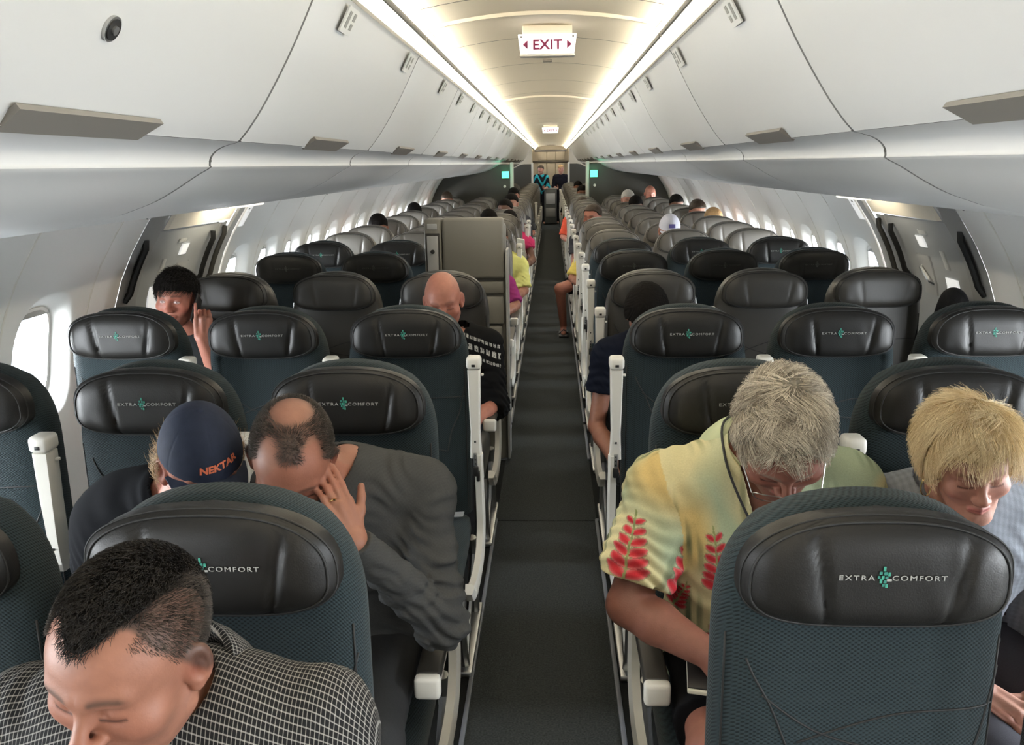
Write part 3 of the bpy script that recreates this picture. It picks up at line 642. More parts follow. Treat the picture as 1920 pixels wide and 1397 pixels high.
def head_sd(P, w=1.0, jaw=1.0, nose=1.0, detail=True):
    X=P.copy(); X[:,0]=X[:,0]/w; ax=np.abs(X[:,0]); Q=X.copy(); Q[:,0]=ax
    d=ell_sd(X,(0,-.016,.036),(.0755,.098,.086))
    d=smin(d,ell_sd(X,(0,.022,.028),(.068,.068,.068)),.03)
    d=smin(d,ell_sd(X,(0,.030,-.040),(.058*jaw,.058,.075)),.03)
    d=smin(d,cap_sd(Q,(.050*jaw,.0,-.062),(.016,.066,-.101),.017,.018),.035)
    d=smin(d,ell_sd(X,(0,.074,-.100),(.022,.018,.018)),.02)
    d=smin(d,ell_sd(Q,(.046,.056,-.026),(.024,.024,.022)),.025)
    d=smin(d,cap_sd(Q,(.006,.0865,.024),(.040,.0725,.025),.0105,.010),.014)
    if detail:
        d=smax(d,-ell_sd(Q,(.031,.098,.001),(.021,.0195,.0135)),.010)
        d=smin(d,ell_sd(Q,(.031,.072,.001),(.0145,.0135,.0125)),.006)
        d=smin(d,cap_sd(Q,(.018,.081,-.0085),(.044,.068,-.007),.004,.003),.008)
    d=smin(d,cap_sd(X,(0,.084,.012),(0,.108*nose+.0,-.030),.0075,.0095),.012)
    d=smin(d,ell_sd(X,(0,.107*nose,-.034),(.0125,.0125,.011)),.008)
    d=smin(d,ell_sd(Q,(.0125,.095,-.037),(.0085,.011,.0085)),.006)
    if detail:
        d=smax(d,-ell_sd(Q,(.0065,.102,-.0455),(.0042,.006,.005)),.003)
        d=smin(d,cap_sd(Q,(0,.0935,-.060),(.019,.084,-.0635),.0058,.0035),.006)
        d=smin(d,cap_sd(Q,(0,.0915,-.0715),(.018,.083,-.0675),.0065,.0035),.006)
        d=smax(d,-cap_sd(Q,(0,.1005,-.0655),(.021,.0905,-.0658),.0016,.0014),.003)
        d=smax(d,-cap_sd(Q,(.026,.097,-.040),(.034,.082,-.066),.0022,.0022),.010)
    # ear
    E=Q-A_([.0815,-.009,-.008]); c,s=math.cos(.52),math.sin(.52); E=np.stack([E[:,0]*c+E[:,1]*s,-E[:,0]*s+E[:,1]*c,E[:,2]+.12*E[:,1]],1)
    e=ell_sd(E,(0,0,.004),(.0092,.0200,.033))
    if detail:
        e=smax(e,-ell_sd(E,(.0085,.001,.006),(.0065,.0115,.021)),.004)
        e=smin(e,ell_sd(E,(.001,-.004,.0),(.004,.006,.012)),.004)
        e=smin(e,ell_sd(E,(0,.006,-.025),(.006,.008,.008)),.006)
    d=smin(d,e,.008)
    return d
def hand_prims(sc=1.0,curl=(.3,.35,.4,.45),spread=.06,thumb=(.55,.75,-.25),thumb_curl=.25):
    L=[((.024*sc,.012*sc,0),(.027*sc,.088*sc,.0),.0135*sc,.0115*sc,.012),((-.020*sc,.012*sc,0),(-.028*sc,.082*sc,-.002),.0135*sc,.0105*sc,.012),((.002,.0,0),(.0,.088*sc,.003),.0155*sc,.0125*sc,.014)]
    for bx,by,ln,r,cu,i in ((.0265,.090,.92,.0088,curl[0],1.5),(.0088,.094,1.0,.0090,curl[1],.5),(-.0092,.090,.94,.0086,curl[2],-.5),(-.0262,.082,.76,.0076,curl[3],-1.5)):
        p=A_([bx*sc,by*sc,0.]); a=0.; sx=math.sin(i*spread)
        for sg,fr in ((.044,.8),(.027,1.1),(.022,.8)):
            a+=cu*fr; dv=A_([sx,math.cos(a),-math.sin(a)]); dv/=np.linalg.norm(dv); q=p+dv*sg*ln*sc; L.append((tuple(p),tuple(q),r*sc,r*.93*sc,.0035)); p=q; r*=.93
    p=A_([.024*sc,.022*sc,-.006*sc]); dv=A_(thumb); dv=dv/np.linalg.norm(dv); r=.0135
    for sg in (.042,.031,.024):
        q=p+dv*sg*sc; L.append((tuple(p),tuple(q),r*sc,r*.86*sc,.007)); p=q; r*=.84; dv=dv+A_([-thumb_curl*.6,thumb_curl,-thumb_curl*.3]); dv/=np.linalg.norm(dv)
    return L
def frame(fwd,back,left):
    y=A_(fwd,float); y/=np.linalg.norm(y); z=A_(back,float); z-=y*(z@y); z/=np.linalg.norm(z); x=np.cross(y,z)
    return np.stack([x*(1 if left else -1),y,z],1)      # columns: thumb side, fingers, back of hand
CR=A_([(i,j,k) for i in (0,1) for j in (0,1) for k in (0,1)])
def surface_net(f, lo, hi, h, B=6, slack=1.15):
    """sparse surface nets: only blocks of B cells that the surface may cross are sampled"""
    lo=A_(lo,float); nb=np.ceil((A_(hi)-lo)/h/B).astype(int)+1; nc=nb*B+2
    SB=np.ceil(nb/4).astype(int); Gs=np.stack(np.meshgrid(*[np.arange(k) for k in SB],indexing='ij'),-1).reshape(-1,3)
    d=f(lo+(Gs*4+2)*B*h); Gs=Gs[np.abs(d)<4*B*h*.87*slack+.02]; off4=np.stack(np.meshgrid(*[np.arange(4)]*3,indexing='ij'),-1).reshape(-1,3)
    pl=np.stack(np.meshgrid(*[np.arange(B+1)]*3,indexing='ij'),-1).reshape(-1,3); blk=[]; val=[]
    for g in Gs:
        b=g*4+off4; b=b[(b<nb).all(1)]
        dd=f(lo+(b*B+B/2)*h); b=b[np.abs(dd)<B*h*.87*slack+.003]
        if not len(b): continue
        P=(lo+(b[:,None,:]*B+pl[None])*h).reshape(-1,3); v=f(P).reshape(len(b),-1).astype(np.float32)
        m=(v.min(1)<0)&(v.max(1)>=0); blk.append(b[m]); val.append(v[m])
    blk=np.concatenate(blk); D=np.concatenate(val).reshape(-1,B+1,B+1,B+1); Sg=D<0
    cnt=np.zeros((len(blk),B,B,B),np.int8)
    for i,j,k in CR: cnt+=Sg[:,i:B+i,j:B+j,k:B+k]
    ci=np.argwhere((cnt>0)&(cnt<8)); gc=blk[ci[:,0]]*B+ci[:,1:]; lin=lambda c:(c[:,0].astype(np.int64)*nc[1]+c[:,1])*nc[2]+c[:,2]
    key=lin(gc); o=np.argsort(key); key=key[o]; ci=ci[o]; gc=gc[o]
    acc=np.zeros((len(ci),3)); c=np.zeros(len(ci)); vv={tuple(q):D[ci[:,0],ci[:,1]+q[0],ci[:,2]+q[1],ci[:,3]+q[2]] for q in CR}
    for q in CR:
        for ax in range(3):
            if q[ax]==0:
                p=q.copy(); p[ax]=1; a=vv[tuple(q)]; b=vv[tuple(p)]; m=(a<0)!=(b<0); t=np.where(m,a/np.where(m,a-b,1),0)
                w=np.repeat(q[None].astype(float),len(ci),0); w[:,ax]=t; acc[m]+=w[m]; c[m]+=1
    V=lo+(gc+acc/np.maximum(c,1)[:,None])*h; Fs=[]
    for ax in range(3):
        a,b=(ax+1)%3,(ax+2)%3; s0=[slice(None)]+[slice(0,B)]*3; s1=list(s0); s1[1+ax]=slice(1,B+1)
        S0=Sg[tuple(s0)]; S1=Sg[tuple(s1)]; E=np.argwhere(S0!=S1); fl=S0[tuple(E.T)]; G=blk[E[:,0]]*B+E[:,1:]
        def cid(da,db):
            q=G.copy(); q[:,a]-=da; q[:,b]-=db; k=lin(q); i=np.minimum(np.searchsorted(key,k),len(key)-1); return np.where(key[i]==k,i,-1)
        Q=np.stack([cid(1,1),cid(0,1),cid(0,0),cid(1,0)],1); Q[~fl]=Q[~fl][:,::-1]; Fs.append(Q[(Q>=0).all(1)])
    return V,np.concatenate(Fs)
def net_obj(name, V, F, m, parent, col=None, uv=None):
    me=bpy.data.meshes.new(name); me.vertices.add(len(V)); me.vertices.foreach_set('co',V.astype(np.float32).ravel())
    me.loops.add(len(F)*4); me.loops.foreach_set('vertex_index',F.ravel().astype(np.int32)); me.polygons.add(len(F))
    me.polygons.foreach_set('loop_start',np.arange(0,len(F)*4,4,dtype=np.int32)); me.polygons.foreach_set('use_smooth',np.ones(len(F),bool))
    if col is not None:
        a=me.color_attributes.new('Col','FLOAT_COLOR','POINT'); a.data.foreach_set('color',np.concatenate([col,np.ones((len(V),1))],1).astype(np.float32).ravel())
    if uv is not None:
        a=me.attributes.new('cloth_uv','FLOAT_VECTOR','POINT'); a.data.foreach_set('vector',np.concatenate([uv,np.zeros((len(V),1))],1).astype(np.float32).ravel())
    me.update(); me.validate(); me.materials.append(m); o=link(name,me,parent); return o
def attr_mat(name, rough=.55, spec=.35, bump=None, sheen=0, noise=None):
    m=bpy.data.materials.new(name); m.use_nodes=True; nt=m.node_tree; b=nt.nodes['Principled BSDF']; a=nt.nodes.new('ShaderNodeAttribute'); a.attribute_name='Col'
    src=a.outputs['Color']; tc=nt.nodes.new('ShaderNodeTexCoord')
    if noise:
        n=nt.nodes.new('ShaderNodeTexNoise'); n.inputs['Scale'].default_value=noise[0]; n.inputs['Detail'].default_value=5; nt.links.new(tc.outputs['Object'],n.inputs[0])
        f=math_node(nt,'MULTIPLY_ADD',n.outputs['Fac'],noise[1]*2,1-noise[1]); v=nt.nodes.new('ShaderNodeVectorMath'); v.operation='SCALE'; nt.links.new(src,v.inputs[0]); nt.links.new(f,v.inputs['Scale']); src=v.outputs[0]
    nt.links.new(src,b.inputs['Base Color']); b.inputs['Roughness'].default_value=rough; b.inputs['Specular IOR Level'].default_value=spec
    if sheen: b.inputs['Sheen Weight'].default_value=sheen
    if bump:
        n2=nt.nodes.new('ShaderNodeTexNoise'); n2.inputs['Scale'].default_value=bump[0]; n2.inputs['Detail'].default_value=4; nt.links.new(tc.outputs['Object'],n2.inputs[0])
        bp=nt.nodes.new('ShaderNodeBump'); bp.inputs['Strength'].default_value=bump[1]; bp.inputs['Distance'].default_value=bump[2]; nt.links.new(n2.outputs['Fac'],bp.inputs['Height']); nt.links.new(bp.outputs[0],b.inputs['Normal'])
    return m
M['skin']=attr_mat('skin',.50,.4,(300,.28,.0012),noise=(60,.16))
M['fabric']=attr_mat('garment',.9,.05,(420,.35,.001),.0,noise=(300,.16))
def check_mat():
    m=bpy.data.materials.new('checked_cotton'); m.use_nodes=True; nt=m.node_tree; b=nt.nodes['Principled BSDF']; a=nt.nodes.new('ShaderNodeAttribute'); a.attribute_name='cloth_uv'
    sp=nt.nodes.new('ShaderNodeSeparateXYZ'); nt.links.new(a.outputs['Vector'],sp.inputs[0]); fs=[]
    for k in ('X','Y'):
        u=math_node(nt,'ABSOLUTE',math_node(nt,'SUBTRACT',math_node(nt,'FRACT',math_node(nt,'DIVIDE',sp.outputs[k],.0058)),.5)); r=nt.nodes.new('ShaderNodeMapRange'); r.inputs[1].default_value=.385; r.inputs[2].default_value=.44; nt.links.new(u,r.inputs[0]); fs.append(r.outputs[0])
    f=math_node(nt,'MULTIPLY',math_node(nt,'ADD',fs[0],fs[1]),.62); f2=math_node(nt,'MINIMUM',f,1.0)
    nt.links.new(mix_col(nt,f2,(.009,.009,.010),(.34,.33,.31)),b.inputs['Base Color']); b.inputs['Roughness'].default_value=.8; b.inputs['Specular IOR Level'].default_value=.2; return m
M['check']=check_mat()
def hair_mat(name, ca, cb, rough=.45):
    m=bpy.data.materials.new(name); m.use_nodes=True; nt=m.node_tree; b=nt.nodes['Principled BSDF']; h=nt.nodes.new('ShaderNodeAttribute'); h.attribute_name='tint'
    nt.links.new(mix_col(nt,h.outputs['Fac'],ca,cb),b.inputs['Base Color']); b.inputs['Roughness'].default_value=rough; b.inputs['Specular IOR Level'].default_value=.3; return m
HAIR={'dark':hair_mat('hair_dark',(.006,.005,.005),(.022,.018,.015)),'grey':hair_mat('hair_grey',(.16,.13,.095),(.66,.58,.45)),'blond':hair_mat('hair_blond',(.62,.46,.24),(.95,.82,.56)),'sandy':hair_mat('hair_sandy',(.30,.18,.08),(.55,.38,.2)),'stub':hair_mat('hair_stubble',(.02,.017,.014),(.07,.055,.045)),'white':hair_mat('hair_white',(.45,.43,.40),(.7,.68,.64)),'brown':hair_mat('hair_brown',(.02,.012,.007),(.06,.04,.025))}
def strands(name, roots, flow, n, steps, seg, lift, m, parent, c, Rm, sc=1.0, rad=.00035, jit=.25, gravity=None, shell=(.0835,.106,.097), clump=0, up0=.3):
    """roots: local scalp points; flow(p)->local direction; strands hug an ellipsoid shell"""
    C0=A_([0,-.014,.034]); R0=A_(shell); idx=rng.integers(0,len(roots),n); p=roots[idx]+rng.normal(0,.0015,(n,3)); P=[p.copy()]
    L=seg*rng.uniform(.6,1.15,n); J=rng.normal(0,jit,(n,3))
    if clump: 
        cl=rng.integers(0,clump,n); q=(p/ .024).round(); key=(q@A_([7.,13.,29.])); J=np.stack([np.sin(key*1.7+i*2.1) for i in range(3)],1)*jit*1.6+J*.30
    for s in range(steps):
        nn=(p-C0)/R0**2; nn/=np.linalg.norm(nn,axis=1)[:,None]; d=flow(p)+J*(.4+.6*s/steps); d=d-nn*np.sum(d*nn,1)[:,None]; d/=np.maximum(np.linalg.norm(d,axis=1),1e-6)[:,None]
        d=d+nn*(up0*(1-s/steps)); 
        if gravity is not None: d=d+A_(gravity)*(s/steps)
        d/=np.linalg.norm(d,axis=1)[:,None]; p=p+d*L[:,None]
        q=(p-C0)/R0; r=np.linalg.norm(q,axis=1); tgt=1+lift*(s+1)/steps*(.55+.45*((idx*37)%11)/11.); k=np.where(r<tgt,tgt/np.maximum(r,1e-6),1.0); kk=np.where((p[:,2]>-.05),k,np.maximum(1,np.where(r<1,1/np.maximum(r,1e-6),1))); p=C0+(p-C0)*kk[:,None]
        P.append(p.copy())
    P=np.stack(P,1)*sc; Wp=P.reshape(-1,3)@Rm.T+c
    hc=bpy.data.hair_curves.new(name); hc.add_curves([steps+1]*n); hc.attributes['position'].data.foreach_set('vector',Wp.astype(np.float32).ravel())
    ra=hc.attributes.get('radius') or hc.attributes.new('radius','FLOAT','POINT'); rr=np.tile(np.linspace(1,.35,steps+1)*rad,n); ra.data.foreach_set('value',rr.astype(np.float32))
    key=(roots[idx]/.020).round()@A_([7.,13.,29.]); tn=np.clip(.5+.42*np.sin(key*2.3)+rng.normal(0,.22,n),0,1); hc.attributes.new('tint','FLOAT','CURVE').data.foreach_set('value',tn.astype(np.float32))
    hc.materials.append(m); return link(name,hc,parent)
SKIN={'ruddy':(.40,.160,.110),'tan':(.36,.160,.104),'fair':(.50,.255,.19),'brown':(.16,.075,.045),'weathered':(.30,.122,.084),'pink':(.48,.195,.135)}
SKIN={k_:tuple(q_*.80 for q_ in v_) for k_,v_ in SKIN.items()}
def head_colors(L, tone, brow=(.05,.035,.025), stub=None, lips=(.42,.14,.12), open_eye=False, browamt=.75, beard=.45):
    """vertex colours of the head from local coordinates: lips, brows, lashes, redder nose, cheeks and ears, cropped hair"""
    base=A_(SKIN[tone]); c=np.repeat(base[None],len(L),0); x=np.abs(L[:,0]); y=L[:,1]; z=L[:,2]
    def mixc(m,col): 
        nonlocal c; m=np.clip(m,0,1)[:,None]; c=c*(1-m)+A_(col)*m
    g=lambda cx,cy,cz,r: np.exp(-((x-cx)**2+(y-cy)**2+(z-cz)**2)/r**2)
    mixc(.35*(g(0,.11,-.034,.02)+g(.045,.07,-.03,.03)+g(.085,-.008,0,.03)),base*A_([1.0,.72,.70])); mixc(.75*g(.0865,-.004,-.003,.0125),base*A_([.55,.32,.28])); mixc(.3*g(0,.10,-.052,.022),base*.8)
    fr=y>.045
    zb=.0255+.003*np.sin((x-.012)/.036*PI); mixc(browamt*fr*np.exp(-((z-zb)/.0052)**2)*np.clip((x-.010)/.006,0,1)*np.clip((.054-x)/.008,0,1),brow)
    zl=-.0062-.0022*np.sin(np.clip((x-.016)/.030,0,1)*PI); eye=(x>.016)&(x<.047)
    if open_eye:
        mixc(.95*fr*(np.abs(z-.0)<.0050*np.sin(np.clip((x-.016)/.030,0,1)*PI))*eye,(.55,.52,.50)); mixc(fr*np.exp(-(((x-.031)**2+(z-.0)**2)/.0042**2)**3)*eye,(.01,.008,.006)); mixc(.8*fr*eye*np.exp(-((z-.006*np.sin(np.clip((x-.016)/.030,0,1)*PI))/.0016)**2),(.03,.02,.018))
    else:
        mixc(.95*fr*eye*np.exp(-((z-zl)/.0021)**2),(.025,.014,.012)); mixc(.3*fr*eye*np.exp(-((z-.011)/.002)**2),base*.5)
    mixc(.25*fr*np.exp(-(((x-.031)/.018)**2+((z+.001)/.012)**2)),base*A_([.82,.66,.66]))
    lip=fr*(x<.024)*np.exp(-((z+.0655)/.0078)**4)*np.clip((.0255-x)/.005,0,1); mixc(.7*lip,lips); mixc(.8*fr*(x<.022)*np.exp(-((z+.0657)/.0013)**2),(.10,.03,.03))
    if beard: mixc(beard*fr*np.clip((-.045-z)/.012,0,1)*(1-lip)*np.clip((z+.135)/.02,0,1)+beard*.7*np.clip((-.03-z)/.02,0,1)*(y<=.045)*(y>-.01)*(x>.03)*(x<.074),base*A_([.62,.66,.70]))
    if stub is not None:
        m=stub(L); mixc(m[0],m[1])
    return c
def torso_prims(pel,chest,neck,shL,shR,girth=1.0,depth=1.35,fw=(0,-1,0)):
    pel,chest,neck,shL,shR=map(lambda q:A_(q,float),(pel,chest,neck,shL,shR)); g=girth; ax=(shR-shL)/np.linalg.norm(shR-shL); f=A_(fw,float)
    return [('flat',pel-ax*.055*g,pel+ax*.055*g,.120*g,.120*g,f,1.05,.0),('flat',pel+(chest-pel)*.1,chest+(neck-chest)*.05,.150*g,.165*g,f,depth,.05),
            ('flat',chest-ax*.07,chest+ax*.07,.130*g,.130*g,f,1.15,.05),('cap',shL*.97+neck*.03,shR*.97+neck*.03,.062*g,.062*g,None,0,.05),('cap',neck-A_([0,0,.03]),(shL+neck)/2-A_([0,0,.012]),.055,.055,None,0,.05),('cap',neck-A_([0,0,.03]),(shR+neck)/2-A_([0,0,.012]),.055,.055,None,0,.05)]
def eval_prims(P,prims,infl=0,d=None):
    mid=P.mean(0); rad=np.linalg.norm(P-mid,axis=1).max() if len(P)<60000 else 9
    for t,a,b,ra,rb,n,fz,k in prims:
        if rad<.3:
            ab=b-a; tt=min(1,max(0,(mid-a)@ab/max(ab@ab,1e-9)))
            if np.linalg.norm(mid-a-tt*ab)-max(ra,rb)*1.02-infl>rad+k+.03: continue
        e=cap_sd(P,a,b,ra+infl,rb+infl) if t=='cap' else flat_sd(P,a,b,ra+infl,rb+infl,n,fz)
        d=e if d is None else smin(d,e,max(k,1e-3))
    return np.full(len(P),.2) if d is None else d
def wrinkle(P,amp,f=60,seed=0):
    x,y,z=P[:,0],P[:,1],P[:,2]; s=seed
    return amp*(np.sin(f*(z+.35*x)+2.2*np.sin(f*.27*x+s)+s)*.5+np.sin(f*.6*(x-.6*z)+1.7*np.sin(f*.35*y+s*2)+s*3)*.35+np.sin(f*1.7*(z-.3*y)+2*np.sin(f*.4*x))*.2+np.sin(f*3.3*(z*.8+.55*x-.2*y)+3*np.sin(f*.6*x+s))*(.5+.5*np.sin(f*.5*(z-x)+s))*.5)
def bounds(prims,pad): 
    pts=[];
    for p in prims:
        for q in (p[1],p[2]): pts+= [A_(q)-max(p[3],p[4]),A_(q)+max(p[3],p[4])]
    return np.min(pts,0)-pad,np.max(pts,0)+pad
def make_person(label, c, ypr, pel, chest, neck, shL, shR, arms, legs=(), tone='ruddy', girth=1.0, depth=1.35, hs=1.0, hw=1.0, jaw=1.0, nose=1.0, colors=None, h=.004, hh=.0024, shirt=None, pants=None, loc=None, group=None, cat='person', fw=(0,-1,0), standing=False):
    """arms: list of dict(sh, el, wr, hand=dict(fwd, back, left, ...) or None, sleeve=t along arm 0..2); legs: (hip, knee, ankle, bare_from) """
    c=A_(c,float); Rm=head_rot(*ypr); t=thing('person',label,cat,(pel[0],pel[1],0),group); t['pose']='seated' if not standing else 'standing'
    root=A_([pel[0],pel[1],0.])
    tp=torso_prims(pel,chest,neck,shL,shR,girth,depth,fw)
    tp=[(a_,A_(p_),A_(q_),*r_) for a_,p_,q_,*r_ in tp]
    core=[(a,A_(p)-0,A_(q)-0,r1-.018,r2-.018,n,f,k*.6) for a,p,q,r1,r2,n,f,k in tp]
    neckp=('cap',c+Rm@(A_([0,-.030,-.065])*hs),A_(neck)-A_([0,0,.035]),.055*hs*hw,.053*hs*hw,None,0,.015)
    core[-2:]=[(a,p,q,r1+.012,r2+.012,n,f,k) for a,p,q,r1,r2,n,f,k in core[-2:]]; core.append(('cap',A_(neck,float)-A_([0,0,.04]),A_(neck,float)+A_([0,0,.002]),.060*hs,.054*hs,None,0,.02))
    limb=[]; hands=[]
    for ia,a in enumerate(arms):
        s=a.get('r',1.0); ks=(shirt or {}).get('sleeve',[2.0,2.0])[ia] if shirt else 0; s0=s*(.80 if ks>1 else 1); s2=s*(.86 if ks>1.8 else 1); sq=s*(.78 if ks>1.5 else (.9 if ks>1 else 1))
        limb+= [('cap',a['sh'],a['el'],.046*s0,.038*s0,None,0,.012),('cap',a['el'],A_(a['el'])+(A_(a['wr'])-A_(a['el']))*.35,.039*s0,.040*sq,None,0,.012),('cap',A_(a['el'])+(A_(a['wr'])-A_(a['el']))*.35,a['wr'],.040*sq,.026*s,None,0,.012)]
        if a.get('hand'):
            H=a['hand']; Fm=frame(H['fwd'],H['back'],H['left']); hands.append((A_(a['wr'],float),Fm,hand_prims(H.get('sc',1.0),H.get('curl',(.3,.35,.4,.45)),H.get('spread',.05),H.get('thumb',(.55,.75,-.25)),H.get('thumb_curl',.2))))
    for lg in legs:
        hip,kn,an=map(lambda q:A_(q,float),lg[:3]); limb+=[('cap',hip,kn,.078,.056,None,0,.04),('cap',kn,an,.056,.036,None,0,.02)]
        if len(lg)>3 and lg[3]: limb+=[('cap',an+A_([0,.04,-.045]),an+A_([0,-.14,-.055]),.034,.026,None,0,.02)]
    limb=[(a_,A_(p_,float),A_(q_,float),*r_) for a_,p_,q_,*r_ in limb]
    def f(P):
        d=eval_prims(P,core); d=eval_prims(P,limb,0,d); d=smin(d,eval_prims(P,[neckp]),.012)
        m=np.linalg.norm(P-c,axis=1)<.24*hs
        if m.any():
            hd=head_sd((P[m]-c)@Rm/hs,hw,jaw,nose)*hs; d[m]=smin(d[m],hd,.012)
        for wr,Fm,L in hands:
            m=np.linalg.norm(P-wr,axis=1)<.26
            if m.any():
                Q=(P[m]-wr)@Fm; e=None
                for a,b,ra,rb,k in L:
                    q=cap_sd(Q,a,b,ra,rb); e=q if e is None else smin(e,q,k)
                d[m]=smin(d[m],e,.010)
        return d
    pts=[bounds(core+limb+[neckp],.02)]; lo=np.minimum(pts[0][0],c-.17*hs); hi=np.maximum(pts[0][1],c+.17*hs)
    for wr,_,L in hands: lo=np.minimum(lo,wr-.21); hi=np.maximum(hi,wr+.21)
    fine=hh
    V,F=surface_net(f,lo,hi,fine)
    L=(V-c)@Rm/hs; ish=np.linalg.norm(L,axis=1)<.2
    col=np.repeat(A_(SKIN[tone])[None],len(V),0); hc=head_colors(L[ish],tone,**(colors or {})); zf=np.clip((L[ish][:,2]+.14)/.03,0,1)[:,None]; col[ish]=hc*zf+col[ish]*(1-zf)
    # knuckles and nails a touch redder
    for wr,Fm,_ in hands:
        Q=(V-wr)@Fm; m=(np.linalg.norm(Q,axis=1)<.22)&(Q[:,1]>.11); col[m]*=A_([1.03,.93,.92])
    body=net_obj('body',V-root,F,M['skin'],t,col)
    res=dict(root=t,c=c,Rm=Rm,V=V,L=L,off=root,hs=hs,tp=tp)
    if shirt:
        sl=[]; 
        for i,a in enumerate(arms):
            k=shirt.get('sleeve',[2.0]*len(arms))[i]; s=a.get('r',1.0); loose=shirt.get('loose',1.0); sh,el,wr=map(lambda q:A_(q,float),(a['sh'],a['el'],a['wr']))
            segs=[]; r0,r1,r2=.060*s*loose,.052*s*loose,.036*s*loose
            if k<=1: segs.append(('cap',sh,sh+(el-sh)*k,r0,r0+(r1-r0)*k+.004,None,0,.03)); end=(sh+(el-sh)*k,(el-sh))
            else: segs+= [('cap',sh,el,r0,r1,None,0,.03),('cap',el,el+(wr-el)*(k-1),r1,r1+(r2-r1)*(k-1),None,0,.025)]; end=(el+(wr-el)*(k-1),(wr-el))
            sl.append((segs,end[0],end[1]/np.linalg.norm(end[1])))
        infl=shirt.get('infl',.006); amp=shirt.get('wr',.003); fq=shirt.get('freq',60); nk=A_(neck,float); up=c+Rm@(A_([0,-.03,-.065])*hs)-nk; up/=np.linalg.norm(up); ut=up.copy(); up=up+A_([0,0,1.1]); up/=np.linalg.norm(up)
        hem=shirt.get('hem',None); vneck=shirt.get('neck',.062)
        def fs(P):
            d=eval_prims(P,tp[:3],infl); d=eval_prims(P,tp[3:],infl+.006,d)
            for segs,e,dr in sl:
                q=eval_prims(P,segs,0); q=np.maximum(q,(P-e)@dr-.0); tt_=(P-segs[0][1])@((segs[0][2]-segs[0][1])/max(np.linalg.norm(segs[0][2]-segs[0][1]),1e-6)); te=np.linalg.norm(P-segs[0][2],axis=1); q=q+wrinkle(P,amp*1.2,fq*1.25,1.7)+amp*1.1*np.sin(200*(P@A_([.35,.55,.75]))+2.5*np.sin(38*P[:,0]+20*P[:,1]))*np.exp(-(te/.17)**2); d=smin(d,q,.03) if True else d
                cut=((P-e)@dr); near=np.linalg.norm(P-e,axis=1)<.11; d=np.where(near&(cut>0)&(cut<.08),np.maximum(d,cut),d)
            d=d+wrinkle(P,amp,fq)
            a=nk-up*.02; rel=P-a; hgt=rel@up; rad=np.linalg.norm(rel-hgt[:,None]*up,axis=1)
            h2=(P-nk+ut*.02)@ut; r2_=np.linalg.norm(P-nk+ut*.02-h2[:,None]*ut,axis=1); cyl=np.maximum(r2_-vneck,-(h2+.03)); d=smax(d,-cyl,.008); d=np.maximum(d,np.where(rad<.098,hgt-shirt.get('top',.10),-1))
            if 'vopen' in shirt:
                vp,vw,vl=shirt['vopen']; q=P-A_(vp); tt=-q[:,2]/vl; wv=vw*(1-np.clip(tt,0,1)); d=np.where((np.abs(q[:,0])<wv)&(tt>-.4)&(tt<1)&(q[:,1]<.10),np.maximum(d,.002+ (wv-np.abs(q[:,0]))*.8),d)
            if hem is not None: d=np.maximum(d,hem-P[:,2])
            return d
        pr=list(tp)
        for segs,_,_ in sl: pr+=segs
        lo,hi=bounds(pr,.03); V2,F2=surface_net(fs,lo,hi,shirt.get('h',h))
        zc_=nk[2]-.115; yc_=chest[1]-.005; th_=np.arctan2(np.maximum(V2[:,2]-zc_,0),-(V2[:,1]-yc_)); up_=V2[:,2]>zc_; sx_=np.abs(V2[:,0]-nk[0])*.14; uv=np.stack([(V2[:,0]-chest[0])*1.04,np.where(up_,zc_+.085*th_+sx_,V2[:,2]+sx_)-chest[2]],1); part=np.zeros(len(V2),int); dt=eval_prims(V2,tp,infl)
        for i,(segs,e,dr) in enumerate(sl):
            ds=eval_prims(V2,segs,0); m=(ds<dt-.012); a=arms[i]; sh,el=A_(a['sh'],float),A_(a['el'],float); ax=(el-sh)/np.linalg.norm(el-sh); rel=V2-sh; v=rel@ax; pp=rel-v[:,None]*ax; e1=np.cross(ax,A_([0,1,.2])); e1/=np.linalg.norm(e1); e2=np.cross(ax,e1); th=np.arctan2(pp@e2,pp@e1)
            uv[m]=np.stack([th*.056,-v],1)[m]; part[m]=i+1
        col=shirt['col'](V2,uv,part) if callable(shirt['col']) else np.repeat(A_(shirt['col'])[None],len(V2),0)
        o=net_obj(shirt.get('name','shirt'),V2-root,F2,shirt.get('mat',M['fabric']),t,col,uv); res['shirt']=o; res['up']=up; res['neck']=nk
    if pants and legs:
        pr=[('flat',A_(pel)-A_([.06,0,0]),A_(pel)+A_([.06,0,0]),.128*girth,.128*girth,(0,-1,0),1.05,0)]; cuts=[]
        for lg in legs:
            hip,kn,an=map(lambda q:A_(q,float),lg[:3]); k=pants.get('to',2.0)
            pr.append(('cap',hip,hip+(kn-hip)*min(k,1),.092,.092-.022*min(k,1)+(.012 if k<1 else 0),None,0,.04))
            if k>1: pr.append(('cap',kn,kn+(an-kn)*(k-1),.070,.055,None,0,.03))
            else: cuts.append((hip+(kn-hip)*k,(kn-hip)/np.linalg.norm(kn-hip)))
        def fp(P):
            d=eval_prims(P,pr)+wrinkle(P,.003,50,2.)
            for e,dr in cuts: q=(P-e)@dr; d=np.where(np.linalg.norm(P-e,axis=1)<.14,np.maximum(d,q),d)
            return d
        lo,hi=bounds(pr,.03); V3,F3=surface_net(fp,lo,hi,h*1.3); net_obj(pants.get('name','trousers'),V3-root,F3,M['fabric'],t,np.repeat(A_(pants['col'])[None],len(V3),0))
    return res
def hair_obj(o, off): o.location=-Vector(off); return o
def scalp(L, keep):
    return L[keep(L)]
